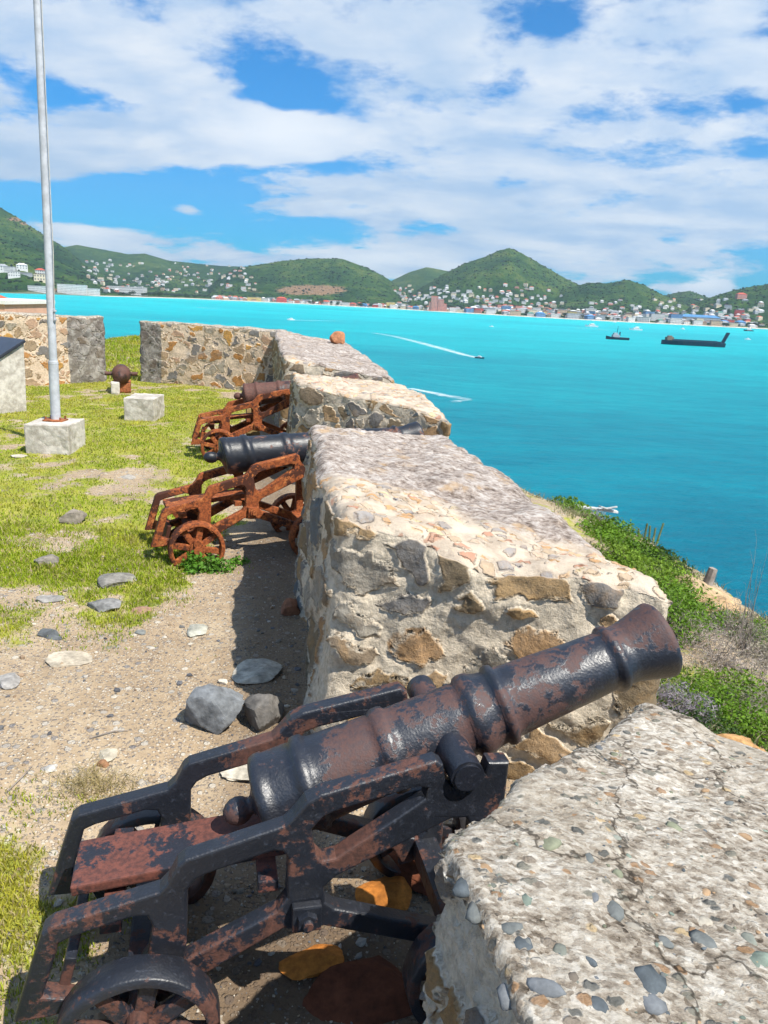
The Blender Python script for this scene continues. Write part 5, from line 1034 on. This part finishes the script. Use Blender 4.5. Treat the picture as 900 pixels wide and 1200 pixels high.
def yacht(px, py, L, label, mast=0, hm=None, group=None, yaw=math.pi, name='motor_yacht', cat='boat'):
    p = atz(px, py, -30); e = empty(name, (p[0], p[1], -30), yaw); tag(e, label, cat, group); hull(L, L * .27, L * .10, hm or M_boatw, e, .6)
    bm = bmesh.new(); bx(bm, (-L * .03, 0, L * .15), (L * .45, L * .18, L * .10), bev=L * .01); bx(bm, (-L * .06, 0, L * .23), (L * .25, L * .14, L * .06), bev=L * .008); bm_obj('cabin', bm, M_boatw, e)
    bm = bmesh.new(); bx(bm, (-L * .03, 0, L * .16), (L * .38, L * .184, L * .03)); bm_obj('window', bm, M_win, e)
    if mast: bm = bmesh.new(); cyl(bm, (0, 0, L * .2), (0, 0, mast), L * .008, L * .005, 6); cyl(bm, (0, 0, L * .28), (-L * .35, 0, L * .28), L * .006, n=6); bm_obj('mast', bm, M_boatw if hm is None else hm, e)
    return e
yacht(693, 383, 24, 'white motor boat moving left, trailing a wake before the town', 0, yaw=math.pi)
yacht(745, 387, 22, 'white yacht anchored between the tug and the barge', 12)
yacht(877, 388, 22, 'dark-hulled boat with a tall mast near the right edge', 26, M_hullk)
yacht(876, 398, 9, 'tiny white boat right of the barge ramp')
yacht(562, 420, 6, 'small speedboat at the head of the long curving wake', 0, M_hullk, yaw=-.5)
yacht(341, 375, 10, 'small white boat at the head of the straight wake', yaw=math.pi)
yacht(576, 383, 7, 'tiny speedboat in front of the beach right of the pink tower', yaw=math.pi)
yacht(720, 378, 10, 'small white boat moored close to the town beach', 8)
yacht(800, 386, 11, 'little white boat lying off the beach above the barge', 9)
# wakes: foam on the water
m, t, o = newmat('sea_foam'); p_ = wpos(t); q_ = noise(t, p_, .35, 6, .75); f_ = attr(t, 'foam'); al = ss(t, mth(t, 'ADD', f_, mth(t, 'MULTIPLY', mth(t, 'SUBTRACT', q_, .5), 1.3)), .45, .9)
b_ = nd(t, 'ShaderNodeBsdfPrincipled', {'Base Color': (.75, .85, .85, 1), 'Roughness': .8, 'Alpha': mth(t, 'MULTIPLY', al, .5)}); t.links.new(b_.outputs[0], o.inputs[0]); M_foam = m
def wake(pts, label, f0=1., f1=.6):
    P = [(atz(px, py, -29.93), w) for px, py, w in pts]; n = len(P); V = []; F = []; fo = []
    Q = []
    for i in range(n - 1):
        for k in range(10): u = k / 10; Q.append((P[i][0] * (1 - u) + P[i + 1][0] * u, P[i][1] * (1 - u) + P[i + 1][1] * u))
    Q.append(P[-1]); N_ = len(Q)
    for i, (p, w) in enumerate(Q):
        a = Q[max(i - 1, 0)][0]; b = Q[min(i + 1, N_ - 1)][0]; dd = (b - a)[:2]; dd /= np.linalg.norm(dd); nn = np.array([-dd[1], dd[0], 0])
        for j, s in enumerate((-1, -.5, 0, .5, 1)): V.append(p + nn * w * s * 1.05); fo.append((f0 + (f1 - f0) * i / (N_ - 1)) * (1 - s * s) ** 1.3 * .9)
    for i in range(N_ - 1):
        for j in range(4): a = i * 5 + j; F.append((a, a + 1, a + 6, a + 5))
    o = mesh('wake', V, F, M_foam, fattr={'foam': fo}, loc=tuple(P[0][0])); tag(o, label, None, 'foam wakes on the bay', 'stuff')
wake([(563, 420, 3), (545, 416, 6), (520, 409, 8), (490, 401, 9), (462, 394, 9), (437, 390, 8)], 'long curving white wake in the middle of the bay', 1.1, .75)
wake([(338, 375, 8), (380, 376, 9), (420, 376.5, 8), (470, 378, 7)], 'straight white wake near the far beach', 1.0, .5)
wake([(480, 455, 3), (505, 460, 4), (530, 465, 6), (551, 468, 5)], 'broad patch of foam just beyond the third merlon', 1.1, .8)
wake([(551, 468, 4), (530, 471, 4), (508, 470, 3)], 'curl of foam below the broad patch', .8, .5)
wake([(674, 384, 8), (700, 386, 8), (725, 389, 6)], 'white wake before the town at the right', 1.1, .6)
wake([(577, 384, 6), (606, 386, 5)], 'short faint wake below the peak', .9, .5)
wake([(230, 360, 8), (255, 362, 10), (282, 363, 8)], 'short white wake above the gate wall', 1.0, .7)
# ------------------------------------------------------------------ haze
if HAZE:
    m, t, o = newmat('sea_haze'); pv = nd(t, 'ShaderNodeVolumePrincipled', {'Color': (.62, .82, 1.0, 1), 'Density': HAZE, 'Anisotropy': .3}); t.links.new(pv.outputs[0], o.inputs['Volume'])
    bm = bmesh.new(); bx(bm, (0, 4000, 500 - 18), (18400, 9000, 1036)); hz = bm_obj('haze', bm, m); tag(hz, 'thin bluish sea haze over the bay', None, None, 'stuff')
